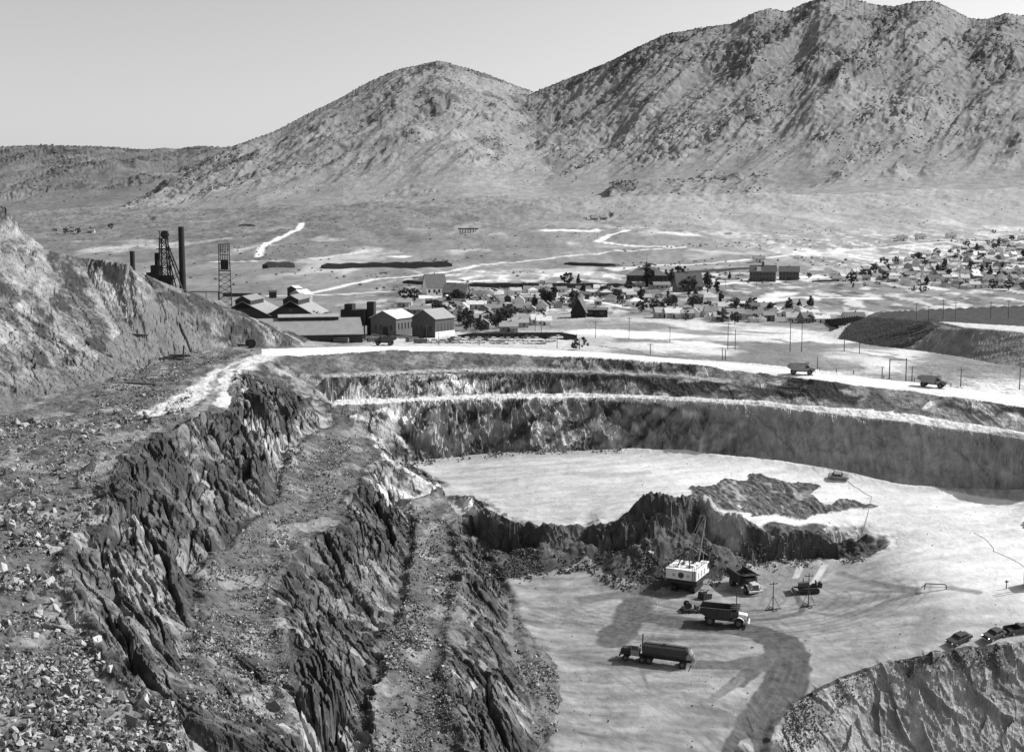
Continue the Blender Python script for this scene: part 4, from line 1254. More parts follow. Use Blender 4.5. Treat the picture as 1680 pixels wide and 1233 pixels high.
def dipper(loc, a):
    t = thing('spare_bucket', 'dark open digging bucket lying just behind the shovel tracks', 'bucket', loc, a)
    m = MB()
    for s in (-1, 1):
        m.prism([(-1.1, .0), (1.0, .0), (1.25, 1.0), (-.9, 1.35)], s * .8 - .07, s * .8 + .07)
    m.prism([(-1.1, 0), (-1.0, 0), (-.8, 1.35), (-.9, 1.35)], -.8, .8).prism([(-1.1, 0), (1.0, 0), (1.0, .1), (-1.1, .1)], -.8, .8)
    m.build('shell', M_DARK, t)
    tm = MB()
    for y in (-.6, -.2, .2, .6):
        tm.prism([(.95, .0), (1.55, .12), (.95, .22)], y - .09, y + .09)
    tm.build('teeth', M_STEEL, t)
    MB().path([(-.6, -.85, 1.2), (-.6, -.5, 1.9), (-.6, .5, 1.9), (-.6, .85, 1.2)], .08).build('bail', M_STEEL, t)
    return t
dipper(hit(1156, 982), R(30))
def cable_stand(loc, h, label):
    t = thing('cable_stand', label, 'cable stand', loc, .3, 'portable cable stands')
    m = MB()
    m.box(-1.7, 1.7, -.12, .12, .02, .2).box(-.12, .12, -1.5, 1.5, .2, .36)
    m.build('foot_cross', M_WOOD, t)
    MB().tube((0, 0, .3), (0, 0, h), .11, .08, 7).build('pole', M_WOOD, t)
    q = MB()
    q.box(-.9, .9, -.06, .06, h - .55, h - .42)
    for s in (-1, 1):
        q.tube((s * .75, 0, h - .42), (s * .75, 0, h - .2), .06, .05, 6)
    q.build('crossarm', M_WOOD, t)
    st = MB()
    for s in (-1, 1):
        st.tube((s * 1.5, 0, .2), (0, 0, h * .5), .05, .05, 5)
    st.build('brace', M_WOOD, t)
for px_, py_, h, lb in [(1268, 1001, 5.6, 'thin cable stand on a wooden cross, in the middle of the shovel floor'),
                        (1326, 995, 6.5, 'tall thin cable stand on a wooden cross just in front of the bulldozer'),
                        (1208, 1010, 5.0, 'thin cable stand rising right behind the broadside haul truck')]:
    cable_stand(hit(px_, py_), h, lb)
def cable(label, pts, zoff=.05, r=.035):
    P_ = []
    for p_ in pts:
        x, y, z = hit(*p_)
        P_.append((x, y, z + zoff))
    out = []
    for a_, b2 in zip(P_, P_[1:]):
        n = max(2, int(math.dist(a_, b2) / 1.5))
        for i in range(n):
            t_ = i / n
            x, y = a_[0] + (b2[0] - a_[0]) * t_, a_[1] + (b2[1] - a_[1]) * t_
            out.append((x + .25 * math.sin(i * .7 + x), y, float(ground(x, y)[0]) + zoff))
    out.append(P_[-1])
    tag(MB().path(out, r, 5).build('power_cable', gm(.14, .8, 0, 1, .2, 'rubber')), label, 'cable', 'power cables on the floor')
cable('black power cable trailing past the lone grey sedan across the upper floor', [(1368, 770), (1378, 780), (1400, 798), (1430, 815), (1424, 850), (1415, 880), (1420, 905)])
cable('black power cable looping over the right part of the floor towards the frame edge', [(1600, 875), (1622, 888), (1632, 905), (1655, 915), (1680, 930), (1700, 940)])
cable('black power cable lying round the front of the shovel stands', [(1160, 1004), (1210, 1006), (1250, 1001), (1268, 1001), (1290, 985), (1300, 975)])
t = thing('pipe_frame', 'bent pipe arch standing alone on the floor at right', 'pipe frame', hit(1535, 968), R(-8))
MB().path([(-2.1, 0, 0), (-1.9, 0, 1.15), (1.6, 0, 1.15), (1.9, 0, .9), (2.1, 0, 0)], .11, 7).build('arch', M_STEEL, t)
MB().path([(-1.9, .0, 1.0), (-2.6, .5, .1)], .08, 6).build('prop', M_STEEL, t)
MB().path([(-1.95, 0, .55), (2.0, 0, .55)], .06, 6).build('rail', gm(.4), t)
def drill(loc, a):
    t = thing('drill_rig', 'dark churn drill rig just entering the right edge with its long shadow', 'drill rig', loc, a)
    for s in (-1, 1):
        MB().prism([(-2.4, .3), (-2.1, .05), (2.1, .05), (2.4, .3), (2.3, .8), (-2.3, .8)], s * 1.2 - .3, s * 1.2 + .3).build('crawler_track', M_DARK, t)
    MB().box(-2.5, 2.2, -1.4, 1.4, .8, 2.9).build('house', M_DARK, t, bevel=.06)
    m = MB()
    for s in (-1, 1):
        m.tube((2.4, s * .8, .8), (2.4, s * .35, 10.5), .12, .1, 6)
    for i in range(9):
        z = 1.5 + i
        w_ = .8 - .045 * (i + 1)
        m.tube((2.4, -w_, z), (2.4, w_ - .03, z + .9), .05, .05, 5)
    m.build('mast', M_STEEL, t)
p = hit(1683, 962)
drill((p[0] + 2.6, p[1], p[2]), R(5))
t = thing('marker_stake', 'short dark stake upright in the shadow line near the right edge', 'stake', hit(1651, 966))
MB().tube((0, 0, -.2), (0, 0, 1.7), .1, .08, 6).build('shaft', M_WOOD, t)
MB().box(-.35, .35, -.04, .04, 1.25, 1.5).build('board', M_WOOD, t)

# ---- loose timbers and pipe on the left bench
t = thing('timber_pile', 'pile of broken timbers at the foot of the left slope', 'timbers', hit(290, 590), R(-10))
MB().tube((-4.5, 0, .5), (4.0, 1.2, 1.0), .3, .3, 8).build('log', M_WOOD, t)
MB().tube((-5.0, -1.6, .3), (2.6, -1.2, .35), .28, .28, 8).build('log', M_WOOD, t)
MB().box(2.0, 2.45, -.4, .0, -.2, 4.4, rot=(0, .08, 0)).build('post', M_WOOD, t)
MB().tube((-3.0, 1.0, 1.1), (3.6, .2, 1.3), .22, .22, 8).build('log', M_WOOD, t)
for px_, py_, a, ln, lb in [(228, 552, 5, 5, 'half buried timber sticking out of the middle of the left slope'), (232, 632, 2, 7, 'fallen timber lying on the left bench below the timber pile'), (392, 567, -20, 6, 'dark beam on the pale track beside the round pipe end')]:
    x, y, z = hit(px_, py_)
    m = MB().box(-ln / 2, ln / 2, -.28, .28, .0, .5)
    m.box(-ln / 2 - .4, -ln / 2, -.18, .2, .05, .42).box(ln / 2, ln / 2 + .3, -.2, .12, .1, .4)
    o = tag(m.build('timber', M_WOOD), lb, 'timber')
    o.location = (x, y, z + .1)
    o.rotation_euler = (.1, .06, R(a))
t = thing('culvert_pipe', 'short round dark pipe end lying at the end of the left bench track', 'pipe', hit(411, 570), R(-70))
n = 20
ring = MB()
for (r, x) in ((1.45, 0), (1.3, 0)):
    ring.tube((-2.4, 0, 1.45), (2.4, 0, 1.45), r, r, n, False)
ring.build('barrel', M_DARK, t)
MB().tube((2.0, 0, 1.45), (2.1, 0, 1.45), 1.29, 1.29, n).build('end_plate', M_DARK, t)
# ------------------------------------------------------------------ mine yard, town, trees, poles
def gable(w, d, h, rh, ov=.4, th=.25):
    """walls and roof of a gabled block, ridge along x, w along x, d along y"""
    wl = MB()
    x, y = w / 2, d / 2
    wl.add([(-x, -y, -1), (x, -y, -1), (x, y, -1), (-x, y, -1), (-x, -y, h), (x, -y, h), (x, y, h), (-x, y, h), (-x, 0, h + rh), (x, 0, h + rh)],
           [(0, 1, 5, 4), (2, 3, 7, 6), (1, 2, 6, 9, 5), (3, 0, 4, 8, 7), (3, 2, 1, 0), (4, 5, 9, 8), (6, 7, 8, 9)])
    rf = MB()
    k_ = rh / y
    for s in (-1, 1):
        e = (s * (y + ov), h - ov * k_ + .03)
        prof = [e, (0, h + rh + .03), (0, h + rh + .03 + th), (e[0], e[1] + th)]
        X0, X1 = -x - ov, x + ov
        p = [(X0, yy, zz) for yy, zz in prof] + [(X1, yy, zz) for yy, zz in prof]
        rf.add(p, [(0, 1, 2, 3), (7, 6, 5, 4), (0, 4, 5, 1), (1, 5, 6, 2), (2, 6, 7, 3), (3, 7, 4, 0)])
    return wl, rf
def hip(w, d, h, rh, ov=.5):
    rf = MB()
    x, y = w / 2 + ov, d / 2 + ov
    r = max(.3, x - y)
    rf.add([(-x, -y, h), (x, -y, h), (x, y, h), (-x, y, h), (-r, 0, h + rh), (r, 0, h + rh)], [(0, 1, 5, 4), (1, 2, 5), (2, 3, 4, 5), (3, 0, 4), (3, 2, 1, 0)])
    return rf
def windows(parent, m, pts):
    """pts: (x, y, z, wx, wz, face) small openings; face 'x' or 'y' with the sign"""
    for x, y, z, ww, hh, f in pts:
        q = MB()
        if f in ('y', '-y'):
            s = 1 if f == 'y' else -1
            q.box(x - ww / 2, x + ww / 2, y - .02 if s > 0 else y - .05, y + .05 if s > 0 else y + .02, z, z + hh)
        else:
            s = 1 if f == 'x' else -1
            q.box(x - .02 if s > 0 else x - .05, x + .05 if s > 0 else x + .02, y - ww / 2, y + ww / 2, z, z + hh)
        q.build('window', m, parent)

# main shed with the monitor roof
def corner(px, py, D):
    return aty(px, py, D)
p0, p1 = hit(372, 566), hit(548, 561)
ctr = ((p0[0] + p1[0]) / 2, 487.0)
gz0 = float(ground(ctr[0], ctr[1])[0])
t = thing('long_shed', 'long shed with broad grey roof and raised ridge monitor beside the left slope', 'shed', (ctr[0], ctr[1] + 11, gz0 - 1.3), R(13))
wl, rf = gable(41, 27, 3.4, 5.6, .6)
wall = wl.build('wall', gm(.05, .9, .2, .3, .2, 'boards'), t)
roof = rf.build('roof', gm(.23, .8, .18, .35, .2, 'sheet_iron'), t)
mw, mr_ = gable(24, 4.6, 1.8, .9, .35)
for v_ in (mw, mr_):
    v_.v = [(x, y, z + 7.9) for x, y, z in v_.v]
mw.build('monitor_wall', gm(.04, .9, .2, .3, .2, 'boards'), roof)
mr_.build('monitor_roof', gm(.30, .8, .15, .4, .2, 'sheet_iron'), roof)
MB().box(10, 17, -13.7, -13.5, .2, 3.0).build('door', M_DARK, t)
# two gabled sheds behind it
for px_, wpx, label in [(404, 88, 'dark gabled mill shed with ridge vent behind the long shed, left one of the pair'), (482, 76, 'dark gabled mill shed with ridge vent behind the long shed, right one of the pair')]:
    x, y, z = aty(px_, 520, 560)
    gz0 = float(ground(x, y)[0])
    w_ = wpx * 560 / 2000
    t = thing('mill_shed', label, 'shed', (x, y + 12, gz0), R(87))
    wl, rf = gable(30, w_, 8.0, 6.2, .7)
    wl.build('wall', gm(.045, .9, .2, .3, .2, 'boards'), t)
    roof = rf.build('roof', gm(.26, .8, .2, .3, .2, 'sheet_iron'), t)
    a_, b2 = gable(24, 7, 2.6, 1.9, .4)
    for v_ in (a_, b2):
        v_.v = [(q[0] - 3, q[1], q[2] + 12.2) for q in v_.v]
    a_.build('ridge_vent', gm(.04, .9, .2, .3, .2, 'boards'), roof)
    b2.build('vent_roof', gm(.20, .8, .2, .4, .2, 'sheet_iron'), roof)
    windows(t, M_GLASS, [(-15, 0, 9.2, 1.6, 1.6, '-x'), (-15, -5, 3, 1.4, 2, '-x'), (-15, 5, 3, 1.4, 2, '-x')])
# small yard buildings left of the sheds
for px_, D, w_, d_, h_, rh_, yaw, wg, rg, lb in [
        (318, 575, 12, 9, 5, 2.6, 20, .10, .17, 'low grey roofed engine house at the foot of the tall stack'),
        (350, 580, 13, 10, 9, 4, 70, .05, .16, 'tall dark gabled house between tall stack and mill sheds'),
        (284, 590, 11, 8, 6, 2.5, 10, .05, .12, 'dark lean building partly hidden by the left slope under the headframe'),
        (334, 545, 8, 6, 3.5, 2, 60, .06, .16, 'small dark hut in front of the tall stack beside the left slope'),
        (495, 800, 12, 9, 4, 2.6, 65, .35, .75, 'white roofed hut standing alone out on the flat behind the mill sheds'),
        (484, 815, 7, 7, 7, 1.5, 65, .05, .6, 'narrow dark tower hut joined to the white roofed hut on the flat'),
        (398, 850, 26, 5, 2.4, 1, 2, .08, .2, 'long low dark shed on the flat left of the white roofed hut'),
        (448, 830, 5, 5, 4, 1, 10, .05, .06, 'small dark square hut between the low shed and white roofed hut'),
        (375, 620, 16, 7, 3, 1.2, 5, .3, .45, 'low pale roofed store right under the lattice water tower')]:
    x, y, z = aty(px_, 500, D)
    t = thing('yard_building', lb, 'building', (x, y, float(ground(x, y)[0])), R(yaw))
    wl, rf = gable(w_, d_, h_, rh_, .35)
    wl.build('wall', gm(wg, .9, .2, .4, .2, 'boards'), t)
    rf.build('roof', gm(rg, .8, .2, .4, .2, 'sheet_iron'), t)
    windows(t, M_GLASS, [(-w_ / 4, -d_ / 2, 1.2, 1, 1.3, '-y'), (w_ / 4, -d_ / 2, 1.2, 1, 1.3, '-y')])
# stacks
for px_, D, top, r0, r1, lb in [(301, 600, 372, 1.75, 1.4, 'tall slim dark smokestack beside the headframe'), (220, 640, 412, 1.45, 1.25, 'short dark smokestack showing above the left slope')]:
    x, y, z = aty(px_, 500, D)
    g0 = float(ground(x, y)[0])
    zt = aty(px_, top, D)[2]
    t = thing('smokestack', lb, 'smokestack', (x, y, g0))
    m = MB()
    H = zt - g0
    for i in range(6):
        a_, b2 = i / 6, (i + 1) / 6
        m.tube((0, 0, H * a_), (0, 0, H * b2), r0 + (r1 - r0) * a_, r0 + (r1 - r0) * b2, 18, i in (0, 5))
    m.build('shaft', gm(.035, .85, .25, .3, .15, 'sooty_iron'), t)
    MB().tube((0, 0, H - .7), (0, 0, H + .05), r1 + .12, r1 + .12, 18).build('rim_band', M_DARK, t)
    MB().box(-2.2, 2.2, -2.2, 2.2, -1, 2.5).build('plinth', M_DARK, t)
# headframe
def headframe():
    x, y, z = aty(272, 500, 600)
    g0 = float(ground(x, y)[0])
    H = aty(272, 378, 600)[2] - g0
    t = thing('headframe', 'dark steel mine headframe with raking back legs beside the tall stack', 'headframe', (x, y, g0), R(0))
    m = MB()
    hw = 2.6
    for sx in (-1, 1):
        for sy in (-1, 1):
            m.tube((sx * (hw + .6), sy * (hw + .6), 0), (sx * 1.5, sy * 1.8, H - 4), .42, .36, 6)
    n = 9
    for i in range(n):
        z0, z1 = (H - 4) * i / n, (H - 4) * (i + 1) / n
        k0, k1 = hw + .6 - 1.6 * i / n, hw + .6 - 1.6 * (i + 1) / n
        for sy in (-1, 1):
            m.tube((-k0, sy * k0, z0), (k1, sy * k1, z1), .17, .17, 5)
            m.tube((k0, sy * k0, z0), (-k1, sy * k1, z1), .17, .17, 5)
            m.tube((-k1, sy * k1, z1), (k1, sy * k1, z1), .2, .2, 5)
        for sx in (-1, 1):
            m.tube((sx * k0, -k0, z0), (sx * k1, k1, z1), .17, .17, 5)
    m.build('tower', M_DARK, t)
    for s in (-1, 1):
        g = MB()
        a_, b2 = Vector((15.5, s * 3.6, 0)), Vector((1.6, s * 1.8, H - 7))
        g.tube(a_, b2, .48, .42, 6)
        a2, b3 = Vector((9.0, s * 2.8, 0)), Vector((1.5, s * 1.8, H - 13))
        g.tube(a2, b3, .34, .34, 6)
        for i in range(1, 6):
            q = a_.lerp(b2, i / 6)
            q2 = a2.lerp(b3, i / 6)
            g.tube(q, q2, .17, .17, 5)
        g.build('back_leg', M_DARK, t)
    k_ = MB()
    for i in range(1, 7):
        q = Vector((15.5, 3.6, 0)).lerp(Vector((1.6, 1.8, H - 7)), i / 7)
        k_.tube((q.x, -q.y, q.z), (q.x, q.y, q.z), .16, .16, 5)
    k_.build('cross_brace', M_DARK, t)
    MB().box(-2.2, 2.6, -2.4, 2.4, H - 4.2, H - 3.7).box(-3.2, 3.4, -2.2, 2.2, H - 9.2, H - 8.8).build('platform', M_DARK, t)
    for s in (-1, 1):
        w_ = MB()
        w_.tube((.6, s * 1.1 - .15, H - 2.0), (.6, s * 1.1 + .15, H - 2.0), 1.8, 1.8, 20)
        w_.build('sheave_wheel', M_DARK, t)
    MB().box(-2.6, 2.2, -2.0, 2.0, H - .5, H - .15).tube((-1.9, 0, H - 3.8), (-1.9, 0, H - .4), .2).tube((2.0, 0, H - 3.8), (2.0, 0, H - .4), .2).build('hood_roof', M_DARK, t)
    b = MB()
    b.box(-5.6, -2.0, -4.5, 4.5, -1, 30).box(-7.8, -5.6, -4.5, 4.5, -1, 26.5).box(-11, -7.8, -4.5, 4.5, -1, 21).box(-15, -11, -4, 4, -1, 14)
    b.box(-4.3, -2.9, -1.5, 1.5, 30, 36).box(-2.0, 3.2, -3.4, 3.4, -1, 25)
    b.build('ore_bin', gm(.03, .9, .3, .3, .15, 'boards'), t)
    MB().box(2.9, 8.5, -3.5, 3.5, -1, 13).box(8.5, 13, -3, 3, -1, 8).build('collar_house', gm(.035, .9, .3, .3, .15, 'boards'), t)
    r = MB()
    for s in (-1, 1):
        r.tube((-22, s * 1.2, 17), (26, s * 1.2, 17), .18, .18, 5)
    for i in range(9):
        xx = -22 + i * 6
        r.tube((xx, 0, -1), (xx, 0, 17), .18, .18, 5)
    r.build('tramway', M_DARK, t)
headframe()
# lattice water tower frame
x, y, z = aty(370, 500, 620)
g0 = float(ground(x, y)[0])
H = aty(370, 400, 620)[2] - g0
t = thing('lattice_tower', 'open lattice tower with dark slatted top on the flat right of the stack', 'tower', (x, y, g0), R(12))
m = MB()
n = 8
zk = H * .62
for sx in (-1, 1):
    for sy in (-1, 1):
        m.tube((sx * 3.3, sy * 3.3, 0), (sx * 2.5, sy * 2.5, H), .2, .2, 5)
for i in range(n):
    z0, z1 = zk * i / n, zk * (i + 1) / n
    k0, k1 = 3.3 - .5 * i / n, 3.3 - .5 * (i + 1) / n
    for s in (-1, 1):
        m.tube((-k0, s * k0, z0), (k1, s * k1, z1), .09, .09, 4).tube((k0, s * k0, z0), (-k1, s * k1, z1), .09, .09, 4)
        m.tube((s * k0, -k0, z0), (s * k1, k1, z1), .09, .09, 4).tube((-k1, s * k1, z1), (k1, s * k1, z1), .1, .1, 4).tube((s * k1, -k1, z1), (s * k1, k1, z1), .1, .1, 4)
m.build('frame', M_DARK, t)
m = MB()
for i in range(7):
    xx = -2.6 + i * .87
    for s in (-1, 1):
        m.box(xx - .14, xx + .14, s * 2.6 - .08, s * 2.6 + .08, H * .66, H).box(s * 2.6 - .08, s * 2.6 + .08, xx - .14, xx + .14, H * .66, H)
for zz in (H * .66, H * .76, H * .86, H - .2):
    for s in (-1, 1):
        m.box(-2.7, 2.7, s * 2.7 - .08, s * 2.7 + .08, zz, zz + .25).box(s * 2.7 - .08, s * 2.7 + .08, -2.6, 2.6, zz, zz + .25)
m.box(-1.7, 1.7, -1.7, 1.7, H * .68, H * .80)
m.build('slatted_top', M_DARK, t)
# ore bin with trestle right of the shed
x, y, z = hit(580, 551)
t = thing('loading_bin', 'dark timber loading bin on legs between long shed and gabled hall', 'loading bin', (x, y + 10, z), R(-8))
MB().box(-6, 5, -4, 4, 4, 11).box(-4.5, -1, -3, 3, 11, 13.5).build('bin', gm(.035, .9, .3, .3, .15, 'boards'), t)
lg = MB()
for xx in (-5.4, -1.8, 1.6, 4.6):
    for yy in (-3.5, 3.5):
        lg.box(xx - .25, xx + .25, yy - .25, yy + .25, -1, 4)
lg.build('leg', M_WOOD, t)
MB().box(5.4, 8.6, -2, 2, -1, 14.5).build('hoist_tower', gm(.035, .9, .3, .3, .15, 'boards'), t)
MB().box(9, 16, -9, -8.6, -.5, 2.2, rot=(0, .12, 0)).build('chute', gm(.35), t)

# two large gabled halls
def hall(px_, py_, w_, d_, h_, rh_, yaw, wg, rg, sg, label, found=0):
    x, y, z = hit(px_, py_)
    a = R(yaw)
    # the named point is the near right corner (local x = -w/2, y = -d/2 seen with ridge along x)
    lx, ly = -w_ / 2, -d_ / 2
    cx = x - (lx * math.cos(a) - ly * math.sin(a))
    cy = y - (lx * math.sin(a) + ly * math.cos(a))
    t = thing('gabled_hall', label, 'hall', (cx, cy, z), a)
    wl, rf = gable(w_, d_, h_, rh_, .6)
    wl.build('wall', gm(wg, .9, .15, .5, .2, 'brick'), t)
    rf.build('roof', gm(rg, .8, .12, .5, .2, 'sheet_iron'), t)
    ws = [(-w_ / 2 + 2.2 + i * (w_ - 4.4) / 4, -d_ / 2, h_ * .35, .9, h_ * .36, '-y') for i in range(5)]
    ws += [(-w_ / 2, yy, h_ * .3, 1.0, h_ * .3, '-x') for yy in (-d_ * .3, d_ * .1, d_ * .3)]
    windows(t, M_GLASS, ws)
    MB().box(-w_ / 2 - .06, -w_ / 2 + .02, -d_ * .18, d_ * .02, 0, 3.8).build('door', M_DARK, t)
    if found:
        MB().box(-w_ / 2 - .05, w_ / 2 + .05, -d_ / 2 - .25, -d_ / 2 + .02, -1, found).build('foundation', gm(.75, .9, .1), t)
hall(650, 551, 15, 13.2, 7.6, 3.0, 63, .14, .62, 0, 'wide gabled hall with pale roof left of the darker brick hall')
hall(714, 554, 14, 12.5, 8.2, 3.6, 57, .085, .27, 0, 'dark brick gabled hall with white footing and grey roof at the car park', 2.4)

# church and big houses, schools
def bighouse(px_, py_, wpx, dpx, h_, rh_, yaw, wg, rg, label, name='house', cat='house', roofkind='gable', extra=None, nwin=4, rows=1):
    x, y, z = hit(px_, py_)
    s = y / 2000.0
    w_, d_ = wpx * s, dpx * s
    t = thing(name, label, cat, (x, y + d_ / 2, z), R(yaw))
    if roofkind == 'gable':
        wl, rf = gable(w_, d_, h_, rh_, .5)
    else:
        wl = MB().box(-w_ / 2, w_ / 2, -d_ / 2, d_ / 2, -1, h_)
        rf = hip(w_, d_, h_ + .02, rh_)
    wl.build('wall', gm(wg, .9, .15, .4, .2, 'wall'), t)
    roof = rf.build('roof', gm(rg, .85, .15, .4, .2, 'shingle'), t)
    pts = []
    for r in range(rows):
        for i in range(nwin):
            pts.append((-w_ / 2 + (i + .5) * w_ / nwin, -d_ / 2, 1.2 + r * h_ / rows, w_ / nwin * .4, h_ / rows * .45, '-y'))
    windows(t, M_GLASS, pts)
    MB().box(-.3, .3, -.3, .3, h_ + rh_ * .5, h_ + rh_ + 1.2).build('chimney', gm(.2), roof)
    MB().box(-.6, .6, -d_ / 2 - .06, -d_ / 2 + .02, 0, 2.3).build('door', M_DARK, t)
    if extra:
        extra(t, roof, w_, d_)
    return t
def cupola(t, roof, w_, d_):
    MB().box(-1.2, 1.2, -1.2, 1.2, 12, 16.2).tube((0, 0, 16.2), (0, 0, 19.5), 1.4, .05, 8).build('cupola', gm(.1), roof)
    MB().tube((0, 0, 19), (0, 0, 26), .12, .08, 5).build('flagpole', M_DARK, roof)
def belfry(t, roof, w_, d_):
    MB().box(-1.0, 1.0, -1.0, 1.0, 11, 16).build('belfry', gm(.12), roof)
    MB().box(-4.6, -1.4, -d_ / 2 - 1.4, -d_ / 2 - .02, 8.5, 12.2).build('dormer', gm(.6), roof)
bighouse(1063, 470, 66, 40, 8.5, 6, -6, .07, .14, 'large dark brick school with hipped roof and flagpole among poplars', 'school_building', 'school', 'hip', cupola, 10, 2)
bighouse(1254, 462, 42, 26, 8, 5, -14, .10, .10, 'dark brick schoolhouse with belfry at the left end of the hillside town', 'school_building', 'school', 'gable', belfry, 8, 2)
bighouse(1297, 460, 32, 22, 7.2, 4.2, -14, .11, .12, 'dark brick schoolhouse right next to the one with the belfry', 'school_building', 'school', 'gable', None, 6, 2)
bighouse(712, 483, 34, 24, 5, 9, 22, .75, .14, 'steep roofed church with white gable end above the bright bare lot', 'church', 'church', 'gable', None, 4)
bighouse(748, 489, 40, 22, 4, 5, -16, .12, .20, 'long dark house with sagging roof just right of the church', 'house', 'house', 'gable', None, 4)
bighouse(952, 520, 46, 24, 3, 7, 80, .03, .10, 'big black gabled barn below the curving white road', 'barn', 'barn', 'gable', None, 2)
bighouse(978, 520, 38, 10, 4, 1, -4, .03, .18, 'low black lean shed against the right side of the black barn', 'barn', 'barn', 'gable', None, 2)
bighouse(1130, 478, 44, 26, 4, 9, 10, .15, .13, 'large steep roofed house right behind the big round tree', 'house', 'house', 'gable', None, 4)

# ---- houses: a few prototypes copied over the town
PROTO = {}
def proto(kind, wg, rg):
    key = (kind, wg, rg)
    if key in PROTO:
        return PROTO[key]
    w_, d_, h_, rh_ = {'a': (10, 7.5, 3.2, 2.6), 'b': (8, 8, 3.4, 3.4), 'c': (13, 7.5, 3.0, 2.2), 'h': (9.5, 9.5, 3.2, 2.6)}[kind]
    t = thing('house', 'house', 'house')
    if kind == 'h':
        wl, rf = MB().box(-w_ / 2, w_ / 2, -d_ / 2, d_ / 2, -1.5, h_), hip(w_, d_, h_ + .02, rh_)
    else:
        wl, rf = gable(w_, d_, h_, rh_, .45, .2)
    if kind == 'c':
        wl.box(-w_ / 2 - 3.5, -w_ / 2 - .01, -d_ / 2 + 1, d_ / 2 - 1, -1.5, 2.5)
        rf.box(-w_ / 2 - 3.8, -w_ / 2 - .5, -d_ / 2 + .8, d_ / 2 - .8, 2.52, 2.72)
    if kind == 'a':
        wl.box(1, 4, -d_ / 2 - 2.2, -d_ / 2 - .01, -1.5, 2.3)
        rf.box(.7, 4.3, -d_ / 2 - 2.5, -d_ / 2 - .5, 2.32, 2.5)
    wl.build('wall', gm(wg, .9, .12, .5, .2, 'wall'), t)
    roof = rf.build('roof', gm(rg, .85, .15, .5, .2, 'shingle'), t)
    MB().box(.9, 1.6, -.35, .35, h_ + rh_ * .6, h_ + rh_ + 1.0).build('chimney', gm(.18), roof)
    for s in (-1, 1):
        windows(t, M_GLASS, [(s * w_ * .28, -d_ / 2, 1.0, 1.1, 1.3, '-y')])
    windows(t, M_GLASS, [(w_ / 2, .5, 1.0, 1.1, 1.3, 'x')])
    MB().box(-.5, .5, -d_ / 2 - .05, -d_ / 2 + .02, 0, 2.1).build('door', M_DARK, t)
    PROTO[key] = t
    t['used'] = 0
    return t
HOUSES = []
def put_house(px_, py_, kind, wg, rg, yaw, cluster, sc=1.0):
    x, y, z = hit(px_, py_, 470)
    pr_ = proto(kind, wg, rg)
    if pr_['used'] == 0:
        o = pr_
        o.location, o.rotation_euler, o.scale = (x, y, z), (0, 0, R(yaw)), (sc,) * 3
        pr_['used'] = 1
    else:
        o = dup(pr_, (x, y, z), R(yaw), None, None, sc)
    HOUSES.append((px_, py_, o, kind, wg, rg, cluster, yaw))
rr = random.Random(5)
WT = [.78, .78, .62, .35, .2]
RT = [.14, .22, .34, .5, .65]
HAND = [(664, 503, 'a', .35, .34, -5), (690, 515, 'c', .2, .22, 4), (733, 510, 'h', .78, .34, 8), (757, 520, 'b', .78, .22, 80), (782, 506, 'c', .35, .65, -3), (806, 497, 'a', .2, .22, 2), (790, 528, 'a', .2, .34, -4),
        (785, 489, 'a', .35, .14, 6), (800, 500, 'b', .62, .22, 80), (815, 512, 'c', .35, .22, 3), (840, 512, 'c', .2, .22, -2), (850, 536, 'c', .35, .34, 2), (835, 544, 'a', .2, .34, -3), (852, 499, 'b', .78, .34, 85), (868, 508, 'h', .78, .22, 5),
        (889, 510, 'b', .62, .14, 78), (892, 533, 'a', .78, .65, 4), (865, 529, 'a', .62, .34, -6), (846, 482, 'a', .78, .5, 3), (873, 480, 'c', .62, .22, -2), (895, 478, 'a', .35, .34, 5), (918, 479, 'c', .62, .22, 0), (941, 485, 'h', .78, .5, 0), (971, 484, 'c', .62, .5, 6),
        (984, 478, 'a', .78, .65, -5), (1003, 481, 'b', .78, .22, 82), (1010, 489, 'b', .62, .14, 85), (1020, 481, 'h', .35, .22, 4), (1047, 471, 'c', .35, .34, 2), (1047, 482, 'a', .35, .34, -6), (1085, 473, 'c', .35, .22, 3), (1042, 502, 'h', .78, .65, 10), (1075, 503, 'a', .78, .34, -8),
        (1088, 521, 'a', .35, .34, 5), (1125, 521, 'h', .2, .22, 6), (1104, 521, 'a', .78, .65, 2), (1138, 520, 'b', .78, .34, 80),
        (1205, 523, 'a', .35, .22, 10), (1234, 524, 'a', .35, .22, -8), (1258, 520, 'a', .78, .22, -5), (1250, 510, 'c', .35, .22, 4), (1270, 518, 'b', .62, .34, 70), (1296, 516, 'a', .62, .14, 30), (1310, 516, 'a', .78, .22, 76), (1322, 529, 'b', .2, .14, 20), (1344, 529, 'c', .78, .65, 0), (1182, 527, 'a', .35, .34, 5), (1165, 518, 'c', .62, .34, -4), (1220, 510, 'a', .62, .34, 4), (1190, 510, 'a', .62, .5, 0), (1400, 525, 'c', .78, .14, 2)]
for h_ in HAND:
    put_house(*h_, 'town', rr.uniform(.74, .95))
for i in range(42):
    while True:
        qx, qy = rr.uniform(690, 1340), rr.uniform(476, 536)
        if inpoly(np.array([qx]), np.array([qy]), [(740, 515), (800, 480), (1020, 476), (1040, 492), (1000, 494), (900, 490), (880, 535), (760, 540)])[0] or inpoly(np.array([qx]), np.array([qy]), [(1080, 505), (1160, 510), (1340, 512), (1335, 530), (1190, 532), (1085, 524)])[0]:
            break
    put_house(qx, qy, rr.choice('abch'), rr.choice(WT), rr.choice(RT), rr.choice([0, 5, -6, 84, 92]), 'town', rr.uniform(.6, .85))
